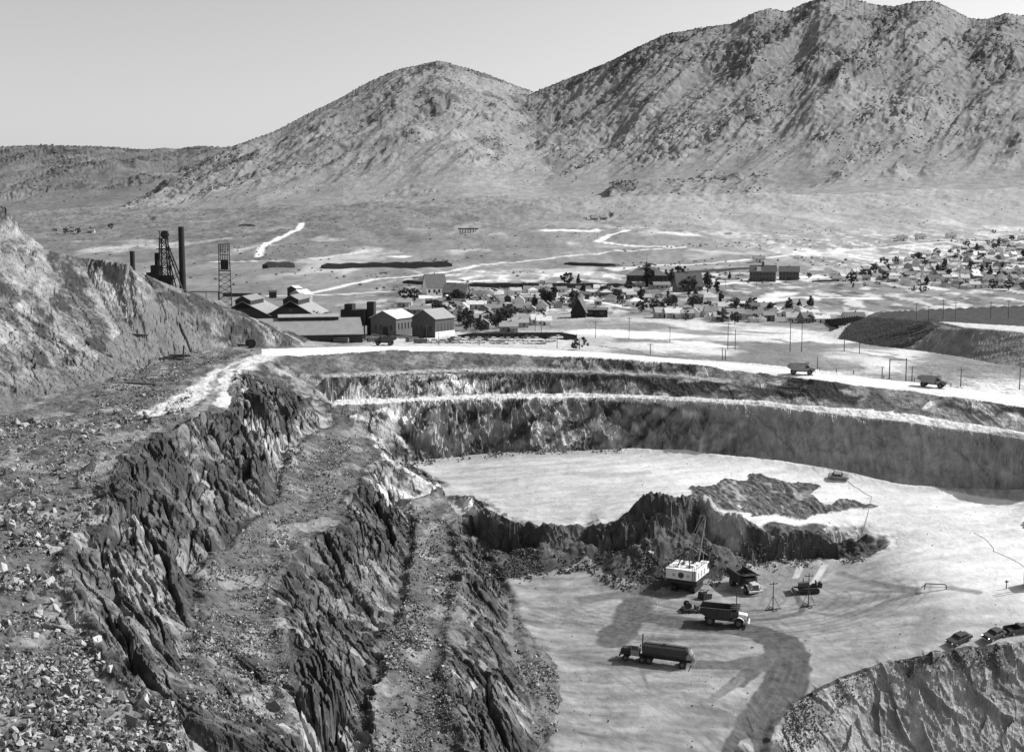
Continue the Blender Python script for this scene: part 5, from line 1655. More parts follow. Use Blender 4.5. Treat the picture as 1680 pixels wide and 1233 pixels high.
hp = [(1345, 462), (1400, 450), (1445, 436), (1500, 424), (1560, 408), (1640, 396), (1690, 392), (1690, 476), (1600, 477), (1520, 470), (1445, 460), (1370, 464)]
taken = []
tries = 0
while len(taken) < 135 and tries < 9000:
    tries += 1
    qx, qy = rr.uniform(1335, 1690), rr.uniform(392, 478)
    if not inpoly(np.array([qx]), np.array([qy]), hp)[0]:
        continue
    if any(abs(qx - a_) < 12 and abs(qy - b2) < 3.6 for a_, b2 in taken):
        continue
    taken.append((qx, qy))
for qx, qy in taken:
    put_house(qx, qy, rr.choice('abchab'), rr.choice(WT), rr.choice(RT), rr.choice([0, 5, -6, 84, 92, 20]), 'hillside', rr.uniform(.6, .86))
for qx, qy in [(120, 381), (150, 382), (975, 361), (990, 360), (1510, 392), (1560, 391), (1480, 395), (1245, 430)]:
    put_house(qx, qy, 'a', .35 if qx < 1000 else .78, .22, rr.choice([0, 10]), 'outlying', 1.1)
SHEDS = []
shp = {}
tp_ = [(690, 500), (800, 478), (1010, 476), (1120, 490), (1330, 512), (1330, 530), (1190, 532), (1080, 525), (1000, 495), (880, 535), (760, 545), (700, 520)]
for i in range(46):
    while True:
        qx, qy = rr.uniform(680, 1340), rr.uniform(474, 540)
        if inpoly(np.array([qx]), np.array([qy]), tp_)[0]:
            break
    g = rr.choice([.06, .12, .3])
    x, y, z = hit(qx, qy, 470)
    if g not in shp:
        t = shp[g] = thing('shed', 'shed', 'shed', (x, y, z), R(rr.uniform(-10, 10)))
        wl, rf = gable(4.6, 3.4, 2.3, 1.2, .25, .12)
        wl.build('wall', gm(g, .9, .2, .6, .2, 'boards'), t)
        rf.build('roof', gm(min(.4, g * 2.2), .85, .2, .6, .2, 'shingle'), t)
        MB().box(-.5, .5, -1.75, -1.68, 0, 1.9).build('door', M_DARK, t)
    else:
        t = dup(shp[g], (x, y, z), R(rr.choice([0, 88]) + rr.uniform(-10, 10)), None, None, rr.uniform(.85, 1.5))
    SHEDS.append((qx, g, t))
for g in (.06, .12, .3):
    for i, (qx, g_, t) in enumerate(sorted([q for q in SHEDS if q[1] == g], key=lambda q: q[0])):
        t['label'] = '%s backyard shed, %s of its tone from the left in the central town' % ({.06: 'black', .12: 'dark', .3: 'grey'}[g], ordn(i + 1))
        t['group'] = 'backyard sheds of the town'
TONE = {.78: 'white', .62: 'pale', .35: 'grey', .2: 'dark'}
RTONE = {.14: 'black', .22: 'dark', .34: 'grey', .5: 'light', .65: 'pale'}
KIND = {'a': 'porch cottage', 'b': 'square house', 'c': 'lean-to house', 'h': 'hipped cottage'}
WHERE = {'town': 'central town', 'hillside': 'far right settlement', 'outlying': 'open flat'}
byk = {}
for h_ in HOUSES:
    byk.setdefault((h_[3], h_[4], h_[5], h_[6]), []).append(h_)
for (kd, wg, rg, cl), l in byk.items():
    l.sort(key=lambda q: q[0])
    for i, q in enumerate(l):
        q[2]['label'] = '%s %s with %s roof, %sin the %s' % (TONE[wg], KIND[kd], RTONE[rg], ordn(i + 1) + ' from left ' if len(l) > 1 else 'only one ', WHERE[cl])
        q[2]['group'] = {'town': 'houses of the town', 'hillside': 'houses of the hillside settlement', 'outlying': 'outlying farm houses'}[cl]
        if 'used' in q[2]:
            del q[2]['used']

# ---- parked cars of the lot
lot_cars = []
pc = {}
for row, (yy, xa, xb, dx) in enumerate([(550.5, 846, 926, 10), (555, 768, 926, 10.5), (559.5, 742, 922, 11.5), (564, 700, 905, 12.5)]):
    xq = xa
    k_ = 0
    while xq < xb:
        if rr.random() < .86:
            k_ += 1
            g = rr.choice([.05, .3, .55, .7, .7])
            x, y, z = hit(xq + rr.uniform(-1, 1), yy + (xq - 840) * .012, 440)
            a = R(rr.choice([205, 208, 28]) + rr.uniform(-4, 4))
            lb = '%s sedan in the %s row of the car park, %s from the left' % ({.05: 'black', .08: 'dark', .3: 'grey', .55: 'pale', .7: 'white'}[g], ['back', 'third', 'second', 'front'][row], ordn(k_))
            if g not in pc:
                pc[g] = car(lb, g, (x, y, z + .02), a, 'sedan', 'cars in the car park', False)
            else:
                dup(pc[g], (x, y, z + .02), a, lb, 'cars in the car park')
        xq += dx
# ---- lumber stacks of the mine yard
lp = None
for i, (qx, qy) in enumerate([(556, 548), (566, 556), (577, 558), (590, 560), (604, 557), (612, 560), (676, 560), (690, 563), (560, 562)]):
    x, y, z = hit(qx, qy, 440)
    lb = '%s dark lumber stack from the left in the yard beside the loading bin' % ordn(i + 1)
    if lp is None:
        lp = thing('lumber_stack', lb, 'lumber stack', (x, y, z), R(12), 'lumber stacks in the mine yard')
        for k_ in range(3):
            MB().box(-2.4, 2.3, -.9, .9, .12 + .5 * k_, .5 + .5 * k_).build('plank_layer', gm([.12, .2, .09][k_], .9, .3, 1.2, .2, 'boards'), lp)
        MB().box(-1.8, -1.6, -.9, .9, 0, .12).build('bearer', M_WOOD, lp)
        MB().box(1.5, 1.7, -.9, .9, 0, .12).build('bearer', M_WOOD, lp)
    else:
        dup(lp, (x, y, z), R(rr.uniform(-25, 60)), lb, None, rr.uniform(.8, 1.3))
# ---- long dark walls and embankment fronts
def long_wall(a_, b2, hpx, label, name='retaining_wall', g=.04, cat='retaining wall', back=3.0, posts=True):
    P0, P1 = hit(*a_, 440), hit(*b2, 440)
    L = math.dist(P0[:2], P1[:2])
    hh = hpx * (P0[1] + P1[1]) / 4000.0
    an = math.atan2(P1[1] - P0[1], P1[0] - P0[0])
    t = thing(name, label, cat, P0, an)
    dz = P1[2] - P0[2]
    m = MB()
    n = max(3, int(L / 6))
    prev = None
    for i in range(n):
        x0, x1 = L * i / n, L * (i + 1) / n
        z0, z1 = dz * i / n, dz * (i + 1) / n
        e0 = min(1, .6 + 9 * min(i / n, 1 - i / n)) * hh * (1 + .12 * math.sin(i * 1.7) * (not posts))
        e1 = min(1, .6 + 9 * min((i + 1) / n, 1 - (i + 1) / n)) * hh * (1 + .12 * math.sin((i + 1) * 1.7) * (not posts))
        p_ = [(x0, 0, z0 - 2), (x1, 0, z1 - 2), (x1, back, z1 - 2), (x0, back, z0 - 2), (x0, .3, z0 + e0), (x1, .3, z1 + e1), (x1, back, z1 + e1), (x0, back, z0 + e0)]
        m.add(p_, [(0, 1, 5, 4), (4, 5, 6, 7), (2, 3, 7, 6)] + ([(3, 0, 4, 7)] if i == 0 else []) + ([(1, 2, 6, 5)] if i == n - 1 else []))
    m.build('face', gm(g, .95, .3, .4, .1, 'boards'), t)
    if posts:
        q = MB()
        for i in range(n + 1):
            x0 = L * i / n
            e0 = min(1, .6 + 9 * min(i / n, 1 - i / n)) * hh * (1 + .12 * math.sin(i * 1.7) * (not posts))
            q.box(x0 - .15, x0 + .15, -.25, .1, dz * i / n - 1, dz * i / n + e0 + .4)
        q.build('post', M_WOOD, t)
long_wall((752, 557), (946, 556), 10.5, 'long dark plank wall right behind the rows of parked cars')
long_wall((531, 441), (742, 437), 8, 'long dark embankment front crossing the flat left of centre', 'embankment', .06, 'embankment', 14, False)
long_wall((440, 440), (484, 439), 9, 'short dark embankment block at the foot of the pale track', 'embankment', .05, 'embankment', 10, False)
long_wall((660, 464), (756, 472), 5, 'dark embankment strip left of and behind the church', 'embankment', .06, 'embankment', 10, False)
long_wall((765, 470), (1025, 471), 5.5, 'dark embankment strip running from the church to the brick school', 'embankment', .07, 'embankment', 10, False)
long_wall((925, 434), (1010, 437), 4, 'thin dark embankment on the flat above the brick school', 'embankment', .08, 'embankment', 10, False)
long_wall((1130, 448), (1235, 441), 3, 'thin dark cutting left of the schoolhouse with belfry', 'embankment', .10, 'embankment', 8, False)
long_wall((1352, 529), (1410, 524), 5, 'dark curved plank wall left of the black spoil heap', 'retaining_wall', .05)
long_wall((1335, 463), (1388, 462), 3, 'dark low wall at the left edge of the hillside settlement', 'retaining_wall', .05)
long_wall((393, 372), (418, 372), 4, 'small dark trestle far out on the flat above the lattice tower', 'trestle', .05, 'trestle', 3, True)
# trestle bridge
P0 = hit(768, 382)
t = thing('trestle_bridge', 'dark wooden rail trestle out on the flat in front of the mountain', 'trestle', P0, 0)
s = P0[1] / 2000
m = MB()
m.box(-17 * s, 17 * s, -2, 2, 5.6 * s, 7.4 * s)
m.build('deck', M_DARK, t)
for i in range(7):
    xx = (-13 + i * 4.3) * s
    MB().box(xx - .55, xx + .55, -2, 2, -1, 5.6 * s).build('leg', M_DARK, t)

# ---- trees
M_LEAF = [mat('leaf_dark', .05, .9, .35, .35), mat('leaf_mid', .075, .9, .35, .35)]
def tree_proto(kind, seed, m):
    r = np.random.default_rng(seed)
    if kind == 'poplar':
        nb, rx, zc, rz, z0 = 26, .16, .55, .43, .08
    elif kind == 'round':
        nb, rx, zc, rz, z0 = 30, .42, .56, .40, .12
    elif kind == 'cone':
        nb, rx, zc, rz, z0 = 26, .24, .5, .5, .05
    else:
        nb, rx, zc, rz, z0 = 24, .62, .42, .45, .03
    cs_ = []
    while len(cs_) < nb:
        q = r.uniform(-1, 1, 3)
        if (q ** 2).sum() > 1 or (q ** 2).sum() < .12:
            continue
        zz = zc + q[2] * rz
        k_ = rx * ((1.05 - (zz - z0) / (1 - z0)) * 1.15 if kind == 'cone' else 1.0)
        cs_.append((q[0] * k_, q[1] * k_, zz))
    V, F = [], []
    for c in cs_:
        cr = r.uniform(.05, .11) * (1.25 if kind in ('round', 'bush') else .95)
        for _ in range(60):
            d = r.normal(0, 1, 3)
            d /= np.linalg.norm(d)
            p_ = np.array(c) + d * cr * r.uniform(.3, 1.1)
            u_ = r.normal(0, 1, 3)
            u_ /= np.linalg.norm(u_)
            v_ = np.cross(u_, d)
            v_ /= np.linalg.norm(v_) + 1e-6
            sz = r.uniform(.022, .045)
            n_ = len(V)
            V += [p_ + u_ * sz, p_ + v_ * sz * .8, p_ - u_ * sz, p_ - v_ * sz * .8]
            F.append((n_, n_ + 1, n_ + 2, n_ + 3))
    t = thing('tree', 'tree', 'tree')
    o = npmesh('crown', np.array(V), np.array(F), m)
    o.parent = t
    tr = MB()
    tr.tube((0, 0, -.03), (0, 0, z0 + .25), .03, .02, 7).tube((0, 0, z0 + .25), (.01, 0, .8), .02, .006, 6)
    for c in cs_[:7]:
        tr.tube((0, 0, min(c[2], .75) * .75), tuple(c), .011, .005, 5)
    tr.build('trunk', gm(.08, .9, .3, 3, .1, 'bark'), t)
    t['used'] = 0
    return t
TP = {(k_, i): tree_proto(k_, 40 + 7 * i + len(k_), M_LEAF[i % 2]) for k_ in ('poplar', 'round', 'cone', 'bush') for i in range(2)}
TREES = [  # px, base py, height px, kind, label
    (930, 470, 21, 'round', 'tall dark tree, left one of the pair above the white road'), (949, 470, 17, 'cone', 'dark pointed tree, right one of the pair above the white road'),
    (957, 486, 19, 'poplar', 'dark bushy tree between white houses below the tree pair'), (889, 469, 9, 'bush', 'low dark tree on the embankment left of the tree pair'),
    (1064, 471, 33, 'poplar', 'dark poplar right in front of the big brick school'), (1080, 465, 22, 'poplar', 'second poplar from the left beside the big brick school'), (1092, 469, 23, 'poplar', 'slender poplar in the middle of the school poplars'),
    (1101, 471, 25, 'poplar', 'dense poplar right of the middle of the school poplars'), (1115, 467, 28, 'round', 'broad tall tree at the right end of the school poplars'), (1130, 487, 29, 'round', 'huge round tree in front of the steep roofed house'),
    (1138, 478, 22, 'poplar', 'thin poplar sticking up behind the steep roofed house'), (1161, 480, 30, 'poplar', 'tall free standing poplar right of the steep roofed house'), (1176, 482, 21, 'poplar', 'smaller free standing poplar right of the tall one'), (1197, 458, 10, 'cone', 'lone small tree on the fence line left of the schoolhouses'),
    (1102, 513, 18, 'round', 'big round dark tree low in the town right of the black barn'), (1086, 512, 16, 'poplar', 'narrow dark tree just left of the big round town tree'), (1207, 517, 18, 'cone', 'dark conifer, left of two above the lower row of houses'), (1218, 519, 15, 'cone', 'dark conifer, right of two above the lower row of houses'),
    (951, 573, 21, 'bush', 'big round bush at the edge of the rim road'),
    (664, 495, 20, 'round', 'dark tree, left of three beside the bright bare lot'), (673, 495, 18, 'cone', 'dark tree, middle of three beside the bright bare lot'), (680, 495, 20, 'round', 'dark tree, right of three beside the bright bare lot'), (750, 492, 16, 'round', 'round tree in front of the sagging roofed house'),
    (809, 501, 14, 'round', 'round tree between cottages in the middle of town'), (765, 542, 31, 'round', 'tall loose tree right of the dark brick hall'), (788, 542, 22, 'cone', 'leaning tree behind the left end of the plank wall'), (822, 544, 29, 'poplar', 'dense tall tree behind the middle of the plank wall'), (869, 526, 15, 'poplar', 'small tree behind the right end of the plank wall'), (848, 478, 8, 'bush', 'low bush among houses below the embankment'),
    (515, 545, 30, 'round', 'dark leafy tree at the right end of the mill sheds'), (530, 545, 20, 'bush', 'bush right of the mill sheds beside the loading bin'),
    (1449, 438, 14, 'round', 'round tree, leftmost in the upper hillside settlement'), (1470, 434, 12, 'round', 'broad dark tree on the upper left of the settlement'), (1506, 425, 10, 'round', 'round tree at the top edge of the settlement'), (1570, 430, 12, 'bush', 'very dark wide tree in the heart of the settlement'), (1638, 404, 12, 'cone', 'pointed conifer at the top of the settlement'),
    (1622, 402, 7, 'round', 'small round tree left of the topmost conifer'), (1624, 457, 18, 'cone', 'tall dark conifer low in the settlement'), (1397, 466, 18, 'round', 'bushy dark tree at the left end of the settlement'), (1517, 436, 9, 'round', 'dark tree by the lane in the settlement'), (1327, 457, 9, 'round', 'dark bush right of the second schoolhouse'), (1645, 440, 9, 'cone', 'small conifer at the right of the settlement'),
    (1400, 472, 8, 'cone', 'small shrub below the left end of the settlement'), (1420, 470, 6, 'bush', 'low shrub on open grass under the settlement'), (1440, 467, 6, 'bush', 'low shrub below the settlement, second along the grass'), (1497, 478, 9, 'bush', 'scrubby tree below the settlement edge'), (1515, 480, 11, 'bush', 'scrubby double tree at the lower edge of the settlement'),
    (108, 384, 9, 'round', 'dark farm tree in the grove far left, nearest the hill'), (128, 384, 9, 'round', 'dark farm tree right of the grove far left'), (182, 377, 9, 'round', 'lone double tree right of the far left farm'), (90, 380, 6, 'bush', 'low hedge tree at the left end of the far farm'), (250, 362, 6, 'bush', 'dark bush on the flat under the far hills'), (118, 377, 5, 'bush', 'hedge bush behind the far left farm'), (150, 377, 5, 'bush', 'hedge bush right behind the far left farm'),
    (960, 361, 5, 'bush', 'bush left of the lone farm on the open flat'), (970, 360, 6, 'round', 'tree at the middle of the lone farm on the flat'), (1003, 358, 8, 'round', 'tree right of the lone farm on the flat'), (1150, 405, 5, 'bush', 'dark bush where the white tracks meet'), (1630, 383, 6, 'bush', 'dark bush above the topmost conifer')]
for i, (px_, py_, hp_, kd, lb) in enumerate(TREES):
    x, y, z = hit(px_, py_, 430)
    h_ = hp_ * y / 2000.0 * 1.2
    pr_ = TP[(kd, i % 2)]
    grp = 'trees of the town and flat'
    if pr_['used'] == 0:
        pr_['used'] = 1
        pr_.location, pr_.scale, pr_.rotation_euler = (x, y, z), (h_,) * 3, (0, 0, i * 1.3)
        pr_['label'], pr_['group'] = lb, grp
    else:
        dup(pr_, (x, y, z), i * 1.3, lb, grp, (h_ * rr.uniform(.9, 1.15), h_ * rr.uniform(.9, 1.15), h_))
MORE = []
for reg_, n_ in ((tp_, 95), (hp, 55)):
    k_ = 0
    xs_, ys_ = [p[0] for p in reg_], [p[1] for p in reg_]
    while k_ < n_:
        qx, qy = rr.uniform(min(xs_), max(xs_)), rr.uniform(min(ys_), max(ys_))
        if not inpoly(np.array([qx]), np.array([qy]), reg_)[0]:
            continue
        k_ += 1
        x, y, z = hit(qx, qy, 470)
        kd = rr.choice(['round', 'round', 'bush', 'poplar'])
        h_ = rr.uniform(4.5, 9) * (.55 if kd == 'bush' else 1.2 if kd == 'poplar' else 1)
        o = dup(TP[(kd, k_ % 2)], (x, y, z), rr.uniform(0, 6), None, 'garden trees', (h_ * rr.uniform(.9, 1.3), h_ * rr.uniform(.9, 1.3), h_))
        MORE.append((kd, reg_ is tp_, qx, o))
for kd in ('round', 'bush', 'poplar'):
    for tw in (True, False):
        for i, q in enumerate(sorted([m_ for m_ in MORE if m_[0] == kd and m_[1] == tw], key=lambda m_: m_[2])):
            q[3]['label'] = 'small %s among houses, %s such from left in the %s' % ({'round': 'round garden tree', 'bush': 'low garden bush', 'poplar': 'thin garden poplar'}[kd], ordn(i + 1), 'central town' if tw else 'far right settlement')
for q in bpy.data.objects:
    if 'used' in q:
        del q['used']

# ---- utility poles
def pole_proto(arms):
    t = thing('utility_pole', 'pole', 'utility pole')
    MB().tube((0, 0, -.03), (0, 0, 1), .016, .011, 6).build('pole', M_WOOD, t)
    if arms:
        m = MB()
        for z in ((.93, .84) if arms > 1 else (.93,)):
            m.box(-.11, .11, -.008, .008, z - .01, z + .012)
        m.build('crossarm', M_WOOD, t)
    return t
PP = [pole_proto(0), pole_proto(1), pole_proto(2)]
used = set()
POLES = [(977, 554, 27, 1, 'in front of the plank wall end by the white ground'), (1032, 556, 36, 1, 'in the middle of the bright white ground'), (1099, 561, 26, 1, 'at the right edge of the bright white ground'), (1067, 581, 18, 2, 'short, on the edge of the rim road'),
         (1194, 573, 43, 0, 'tall, left of a close pair on pale ground'), (1206, 574, 34, 0, 'right of a close pair on pale ground'), (1185, 591, 21, 0, 'left of two short ones by the rim road'), (1190, 591, 18, 0, 'right of two short ones by the rim road'), (1296, 577, 57, 1, 'tall, left of a pair behind the left rim truck'), (1315, 577, 55, 1, 'tall, right of a pair behind the left rim truck'),
         (1385, 577, 47, 1, 'in front of the left tip of the black spoil heap'), (1410, 580, 40, 1, 'before the dark face of the spoil heap'), (1341, 606, 20, 0, 'short, on the road edge right of the left rim truck'), (1447, 621, 19, 1, 'short, left of the pole gate'), (1496, 626, 25, 1, 'short, right of the pole gate'), (1576, 635, 30, 1, 'right of the right rim truck'), (1672, 650, 36, 0, 'at the far right road edge'),
         (1503, 524, 27, 1, 'first from the left on top of the spoil heap'), (1523, 529, 27, 1, 'second from the left on top of the spoil heap'), (1547, 524, 33, 1, 'third from the left on top of the spoil heap'), (1567, 529, 35, 1, 'fourth from the left on top of the spoil heap'), (1625, 523, 28, 1, 'fifth from the left on top of the spoil heap'), (1654, 523, 30, 1, 'last on the right on top of the spoil heap'),
         (636, 547, 44, 1, 'left of two in front of the pale roofed hall'), (650, 550, 43, 1, 'right of two in front of the pale roofed hall'), (720, 566, 21, 1, 'short, before the white footing of the brick hall'), (700, 562, 30, 1, 'before the gable of the brick hall'), (786, 566, 16, 1, 'short, among the front row of parked cars'), (878, 546, 26, 0, 'behind the plank wall, right part'), (888, 546, 20, 0, 'behind the plank wall next to a taller one'), (914, 572, 22, 1, 'at the rim road edge by the car park'), (560, 553, 22, 1, 'beside the right end of the long shed'),
         (1021, 506, 16, 1, 'at the end of the curving white road'), (916, 494, 9, 0, 'small, halfway along the curving white road'), (833, 484, 14, 1, 'small, at the start of the curving white road'), (794, 475, 14, 1, 'small, on the flat right of the church'), (1190, 473, 14, 1, 'small, by the wide white road left of the schools'), (1241, 471, 15, 1, 'small, below the first schoolhouse'), (1289, 466, 12, 1, 'small, below the second schoolhouse'), (1480, 560, 28, 1, 'between spoil heap and rim road')]
for px_, py_, hp_, ar, lb in POLES:
    x, y, z = hit(px_, py_, 330)
    h_ = hp_ * y / 2000.0
    full = 'thin dark utility pole ' + lb
    k_ = h_ / 8.0
    if ar not in used:
        used.add(ar)
        PP[ar].location, PP[ar].scale = (x, y, z), (9.5, 9.5, h_)
        PP[ar]['label'], PP[ar]['group'] = full, 'utility poles'
    else:
        dup(PP[ar], (x, y, z), rr.uniform(-.4, .4), full, 'utility poles', (9.5, 9.5, h_))
xa, xb = hit(1459, 621, 330), hit(1486, 624, 330)
t = thing('pole_gate', 'gate of two posts with a crossbeam by the rim road', 'gate frame', xa, math.atan2(xb[1] - xa[1], xb[0] - xa[0]))
L = math.dist(xa[:2], xb[:2])
for xx, hh in ((0, 5.6), (L, 6.0)):
    MB().tube((xx, 0, -.5), (xx, 0, hh), .16, .14, 7).build('post', M_WOOD, t)
MB().tube((0, 0, 5.4), (L, 0, 5.6), .1, .1, 6).build('crossbeam', M_WOOD, t)
# guard fence along the rim road
P_ = [atz(p, q, zr(p)) for p, q in [(1345, 605), (1400, 613), (1450, 620), (1500, 626), (1560, 634)]]
fp = dense(P_, 5.0)
t = thing('wire_fence', 'low post and wire fence along the far edge of the rim road', 'fence', (0, 0, 0), 0)
wires = MB()
prev = None
for x, y, z in fp:
    z = float(ground(x, y)[0])
    MB().box(x - .09, x + .09, y - .09, y + .09, z - .3, z + 1.2).build('post', M_WOOD, t)
    if prev:
        for hh in (.6, 1.1):
            wires.tube((prev[0], prev[1], prev[2] + hh), (x, y, z + hh), .03, .03, 4)
    prev = (x, y, z)
wires.build('wire', M_DARK, t)
# ------------------------------------------------------------------ broken rock
import bmesh
def rock_templates(n, pts, seed):
    r = np.random.default_rng(seed)
    out = []
    for i in range(n):
        while True:
            b = bmesh.new()
            for _ in range(pts):
                q = r.uniform(-1, 1, 3)
                q = q / (np.abs(q) ** 4).sum() ** .25 * r.uniform(.75, 1.0)
                b.verts.new(tuple(q * np.array([.62, .48, .40])))
            g = bmesh.ops.convex_hull(b, input=b.verts)
            bmesh.ops.delete(b, geom=[e for e in g['geom_interior'] if isinstance(e, bmesh.types.BMVert)], context='VERTS')
            b.verts.ensure_lookup_table()
            if len(b.verts) == pts:
                b.verts.index_update()
                V = np.array([v.co[:] for v in b.verts])
                F = np.array([[v.index for v in f.verts] for f in b.faces if len(f.verts) == 3])
                b.free()
                if len(F) == 2 * pts - 4:
                    out.append((V, F))
                    break
            else:
                b.free()
    return out
RT_ = rock_templates(12, 10, 3)
M_ROCK = [mat('rock_pale', .36, .95, .3, 1.6, .12, 5), mat('rock_grey', .135, .95, .35, 1.6, .12, 5), mat('rock_dark', .065, .95, .35, 1.6, .12, 5)]
PXV, PYV = to_px(vx, vy, vz)
# only what is not hidden behind nearer ground
SYG = PYV.reshape(NC, NR)
VIS = (SYG <= np.minimum.accumulate(SYG, axis=1) + 1.5).ravel()
def rubble(name, poly, n, s0, s1, flat=True, bias=2.6, m=1, rockmax=.75):
    sel = inpoly(PXV, PYV, poly) & VIS & (vr < rockmax)
    ii = np.nonzero(sel)[0]
    dens = np.clip(.45 + 1.5 * fbm(vx[ii] / 7, vy[ii] / 9, 401, 3), .05, 2.5) * (vy[ii] / 150.0)
    ii = RNG.choice(ii, n, p=dens / dens.sum())
    S = s0 * (1 - RNG.uniform(0, 1, n) * (1 - (s0 / s1) ** bias)) ** (-1 / bias)
    P = np.stack([vx[ii], vy[ii], vz[ii]], 1)
    P[:, 0] += RNG.uniform(-.3, .3, n)
    P[:, 1] += RNG.uniform(-.4, .4, n)
    P[:, 2] += S * .12
    k_ = RNG.integers(0, len(RT_), n)
    Vs, Fs, Ms, off = [], [], [], 0
    wts = {0: (.33, .7), 1: (.12, .6), 2: (.02, .2), 9: (.22, .7)}[m]
    for j in range(len(RT_)):
        q = np.nonzero(k_ == j)[0]
        if not len(q):
            continue
        TV, TF = RT_[j]
        e = RNG.uniform(0, 2 * np.pi, (3, len(q)))
        cx_, sx_, cy_, sy_, cz_, sz_ = np.cos(e[0]), np.sin(e[0]), np.cos(e[1] * .25), np.sin(e[1] * .25), np.cos(e[2]), np.sin(e[2])
        V = TV[None] * S[q][:, None, None] * RNG.uniform(.75, 1.3, (len(q), 1, 3))
        x, y, z = V[..., 0], V[..., 1], V[..., 2]
        y, z = y * cx_[:, None] - z * sx_[:, None], y * sx_[:, None] + z * cx_[:, None]
        x, z = x * cy_[:, None] + z * sy_[:, None], z * cy_[:, None] - x * sy_[:, None]
        x, y = x * cz_[:, None] - y * sz_[:, None], x * sz_[:, None] + y * cz_[:, None]
        V = np.stack([x, y, z], -1) + P[q][:, None, :]
        nv = TV.shape[0]
        Vs.append(V.reshape(-1, 3))
        Fs.append((TF[None] + (np.arange(len(q)) * nv)[:, None, None]).reshape(-1, 3) + off)
        u_ = RNG.uniform(0, 1, len(q))
        Ms.append(np.repeat(np.where(u_ < wts[0], 0, np.where(u_ < wts[1], 1, 2)), len(TF)))
        off += len(q) * nv
    o = npmesh(name, np.concatenate(Vs), np.concatenate(Fs), M_ROCK[0], False, None, 'stuff')
    o.data.materials.append(M_ROCK[1])
    o.data.materials.append(M_ROCK[2])
    o.data.polygons.foreach_set('material_index', np.concatenate(Ms).astype(np.int32))
    return P, S
R1 = [(-5, 680), (60, 690), (120, 690), (230, 640), (320, 640), (300, 685), (235, 715), (190, 745), (165, 775), (160, 850), (115, 890), (105, 960), (130, 1010), (170, 1080), (210, 1130), (285, 1155), (297, 1180), (297, 1240), (-5, 1240)]
rubble('rubble', R1, 16000, .16, 1.0, True, 2.2, 0)
rubble('rubble', [(-5, 1080), (150, 1090), (285, 1160), (297, 1240), (-5, 1240)], 4500, .25, .95, True, 1.8, 0)
rubble('rubble', [(p_[0], p_[1]) for p_ in [(540, 700), (603, 720), (625, 745), (600, 765), (560, 800), (520, 865), (480, 900), (440, 970), (455, 1000), (465, 1080), (490, 1200), (500, 1240), (310, 1240), (295, 1150), (295, 1090), (310, 1000), (350, 915), (420, 850), (445, 780), (500, 715)]], 9000, .2, .75, True, 2.4, 9)
rubble('rubble', [(665, 830), (720, 830), (753, 890), (750, 960), (738, 1030), (742, 1120), (765, 1240), (577, 1240), (577, 1160), (620, 1100), (655, 1000), (660, 900)], 6500, .2, .8, True, 2.2, 9, 1.1)
rubble('rubble', [(845, 1000), (885, 1055), (915, 1090), (918, 1200), (880, 1215), (850, 1150), (840, 1080)], 900, .2, .8, True, 2.2, 9, 1.1)
rubble('rubble', [(780, 900), (830, 905), (900, 895), (990, 905), (1000, 930), (1000, 962), (960, 935), (900, 945), (810, 966), (790, 940)], 2200, .25, .9, True, 2.0, 2, 1.1)
rubble('rubble', [(990, 900), (1070, 890), (1160, 890), (1200, 925), (1180, 962), (1075, 975), (1005, 966)], 1500, .25, .9, True, 2.0, 2, 1.1)
rubble('rubble', [(1185, 885), (1300, 890), (1400, 905), (1425, 920), (1330, 930), (1250, 940), (1190, 950)], 1100, .2, .7, True, 2.2, 9, 1.1)
rubble('rubble', [(150, 640), (230, 590), (300, 575), (380, 568), (420, 575), (340, 600), (250, 650), (170, 690)], 2600, .25, .9, True, 2.2, 9, 1.1)
rubble('rubble', [(1290, 1170), (1330, 1140), (1450, 1088), (1600, 1064), (1690, 1056), (1690, 1085), (1500, 1110), (1400, 1150), (1320, 1240), (1275, 1240)], 2200, .18, .5, True, 2.4, 9, 1.1)
rubble('rubble', [(545, 615), (900, 606), (1000, 640), (560, 655)], 500, .3, .8, True, 2.4, 9, 1.1)
rubble('rubble', [(655, 735), (860, 728), (1055, 733), (1040, 743), (860, 745), (660, 768)], 700, .3, .9, True, 2.2, 9, 1.1)
rubble('floor_stones', [(820, 980), (1000, 960), (1300, 935), (1650, 900), (1690, 1020), (1450, 1070), (1300, 1120), (1260, 1230), (920, 1230), (915, 1090)], 700, .08, .4, True, 2.4, 2)
rubble('floor_stones', [(680, 775), (1050, 745), (1300, 770), (1650, 830), (1600, 900), (1420, 900), (1200, 860), (1000, 850), (860, 850), (760, 800)], 350, .1, .4, True, 2.4, 1)
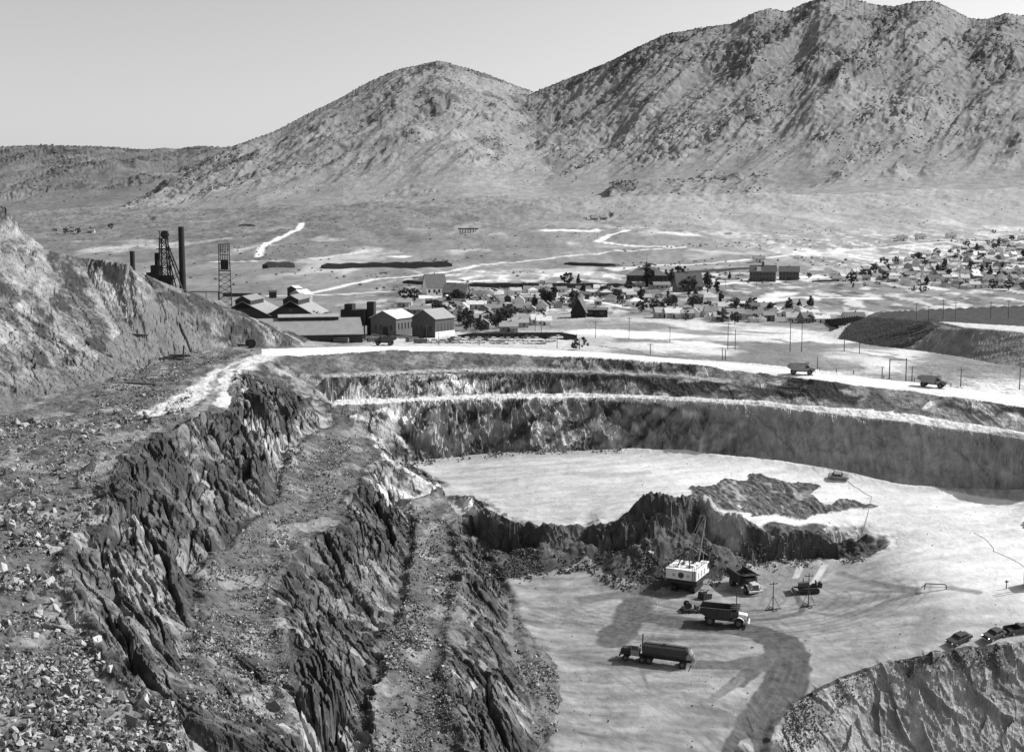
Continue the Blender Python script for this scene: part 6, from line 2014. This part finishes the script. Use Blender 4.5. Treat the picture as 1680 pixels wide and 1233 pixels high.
# the biggest blocks are boulders of their own
sel = inpoly(PXV, PYV, R1) & VIS & (vr < .75)
ii = np.nonzero(sel)[0]
dens = np.clip(.4 + fbm(vx[ii] / 7, vy[ii] / 7, 402, 3), .05, 2)
ii = RNG.choice(ii, 190, p=dens / dens.sum())
protoB = []
for i in range(6):
    V, F = RT_[i]
    m_ = bpy.data.meshes.new('boulder')
    m_.from_pydata([tuple(q) for q in V], [], [tuple(int(a_) for a_ in f) for f in F])
    m_.materials.append(M_ROCK[i % 2])
    protoB.append(m_)
for k_, i in enumerate(ii):
    o = bpy.data.objects.new('boulder', protoB[k_ % 6])
    s = float(RNG.uniform(.75, 1.5) * np.clip(.5 + vy[i] / 220, .7, 1.25))
    o.location = (vx[i], vy[i], vz[i] + .16 * s)
    o.scale = (s * RNG.uniform(.8, 1.2), s * RNG.uniform(.8, 1.2), s * RNG.uniform(.75, 1.1))
    o.rotation_euler = tuple(RNG.uniform(0, 6.28, 3))
    C.objects.link(o)
    tag(o, 'large angular broken rock lying in the rubble on the left bench', 'boulder', 'boulders on the left bench')
for px_, py_, s, lb in [(145, 772, 2.6, 'black shadowed boulder on the bare bench edge, uppermost of the lone ones'), (133, 800, 2.3, 'flat dark boulder just below the uppermost lone one'), (471, 818, 2.4, 'dark wedge shaped boulder on the second bench'), (455, 897, 2.0, 'dark boulder with pale side in the second bench rubble'), (452, 1165, 1.6, 'square dark boulder low on the second bench near the bottom'), (155, 1055, 2.0, 'tall dark boulder by the bench edge above the bottom heap'), (235, 1165, 2.2, 'dark cracked slab rock at the brink of the bench near the bottom'), (215, 1200, 2.2, 'dark hollow sided block in the bottom heap'), (1068, 912, 1.2, 'single dark rock out on the floor left of the muck bank toe'), (880, 966, .9, 'single dark rock on the open floor by the left wall')]:
    x, y, z = hit(px_, py_)
    o = bpy.data.objects.new('boulder', protoB[(px_ + py_) % 6])
    o.location = (x, y, z + .2 * s)
    o.scale = (s, s * .9, s * .85)
    o.rotation_euler = (px_ * .7, py_ * .3, px_)
    C.objects.link(o)
    tag(o, lb, 'boulder')
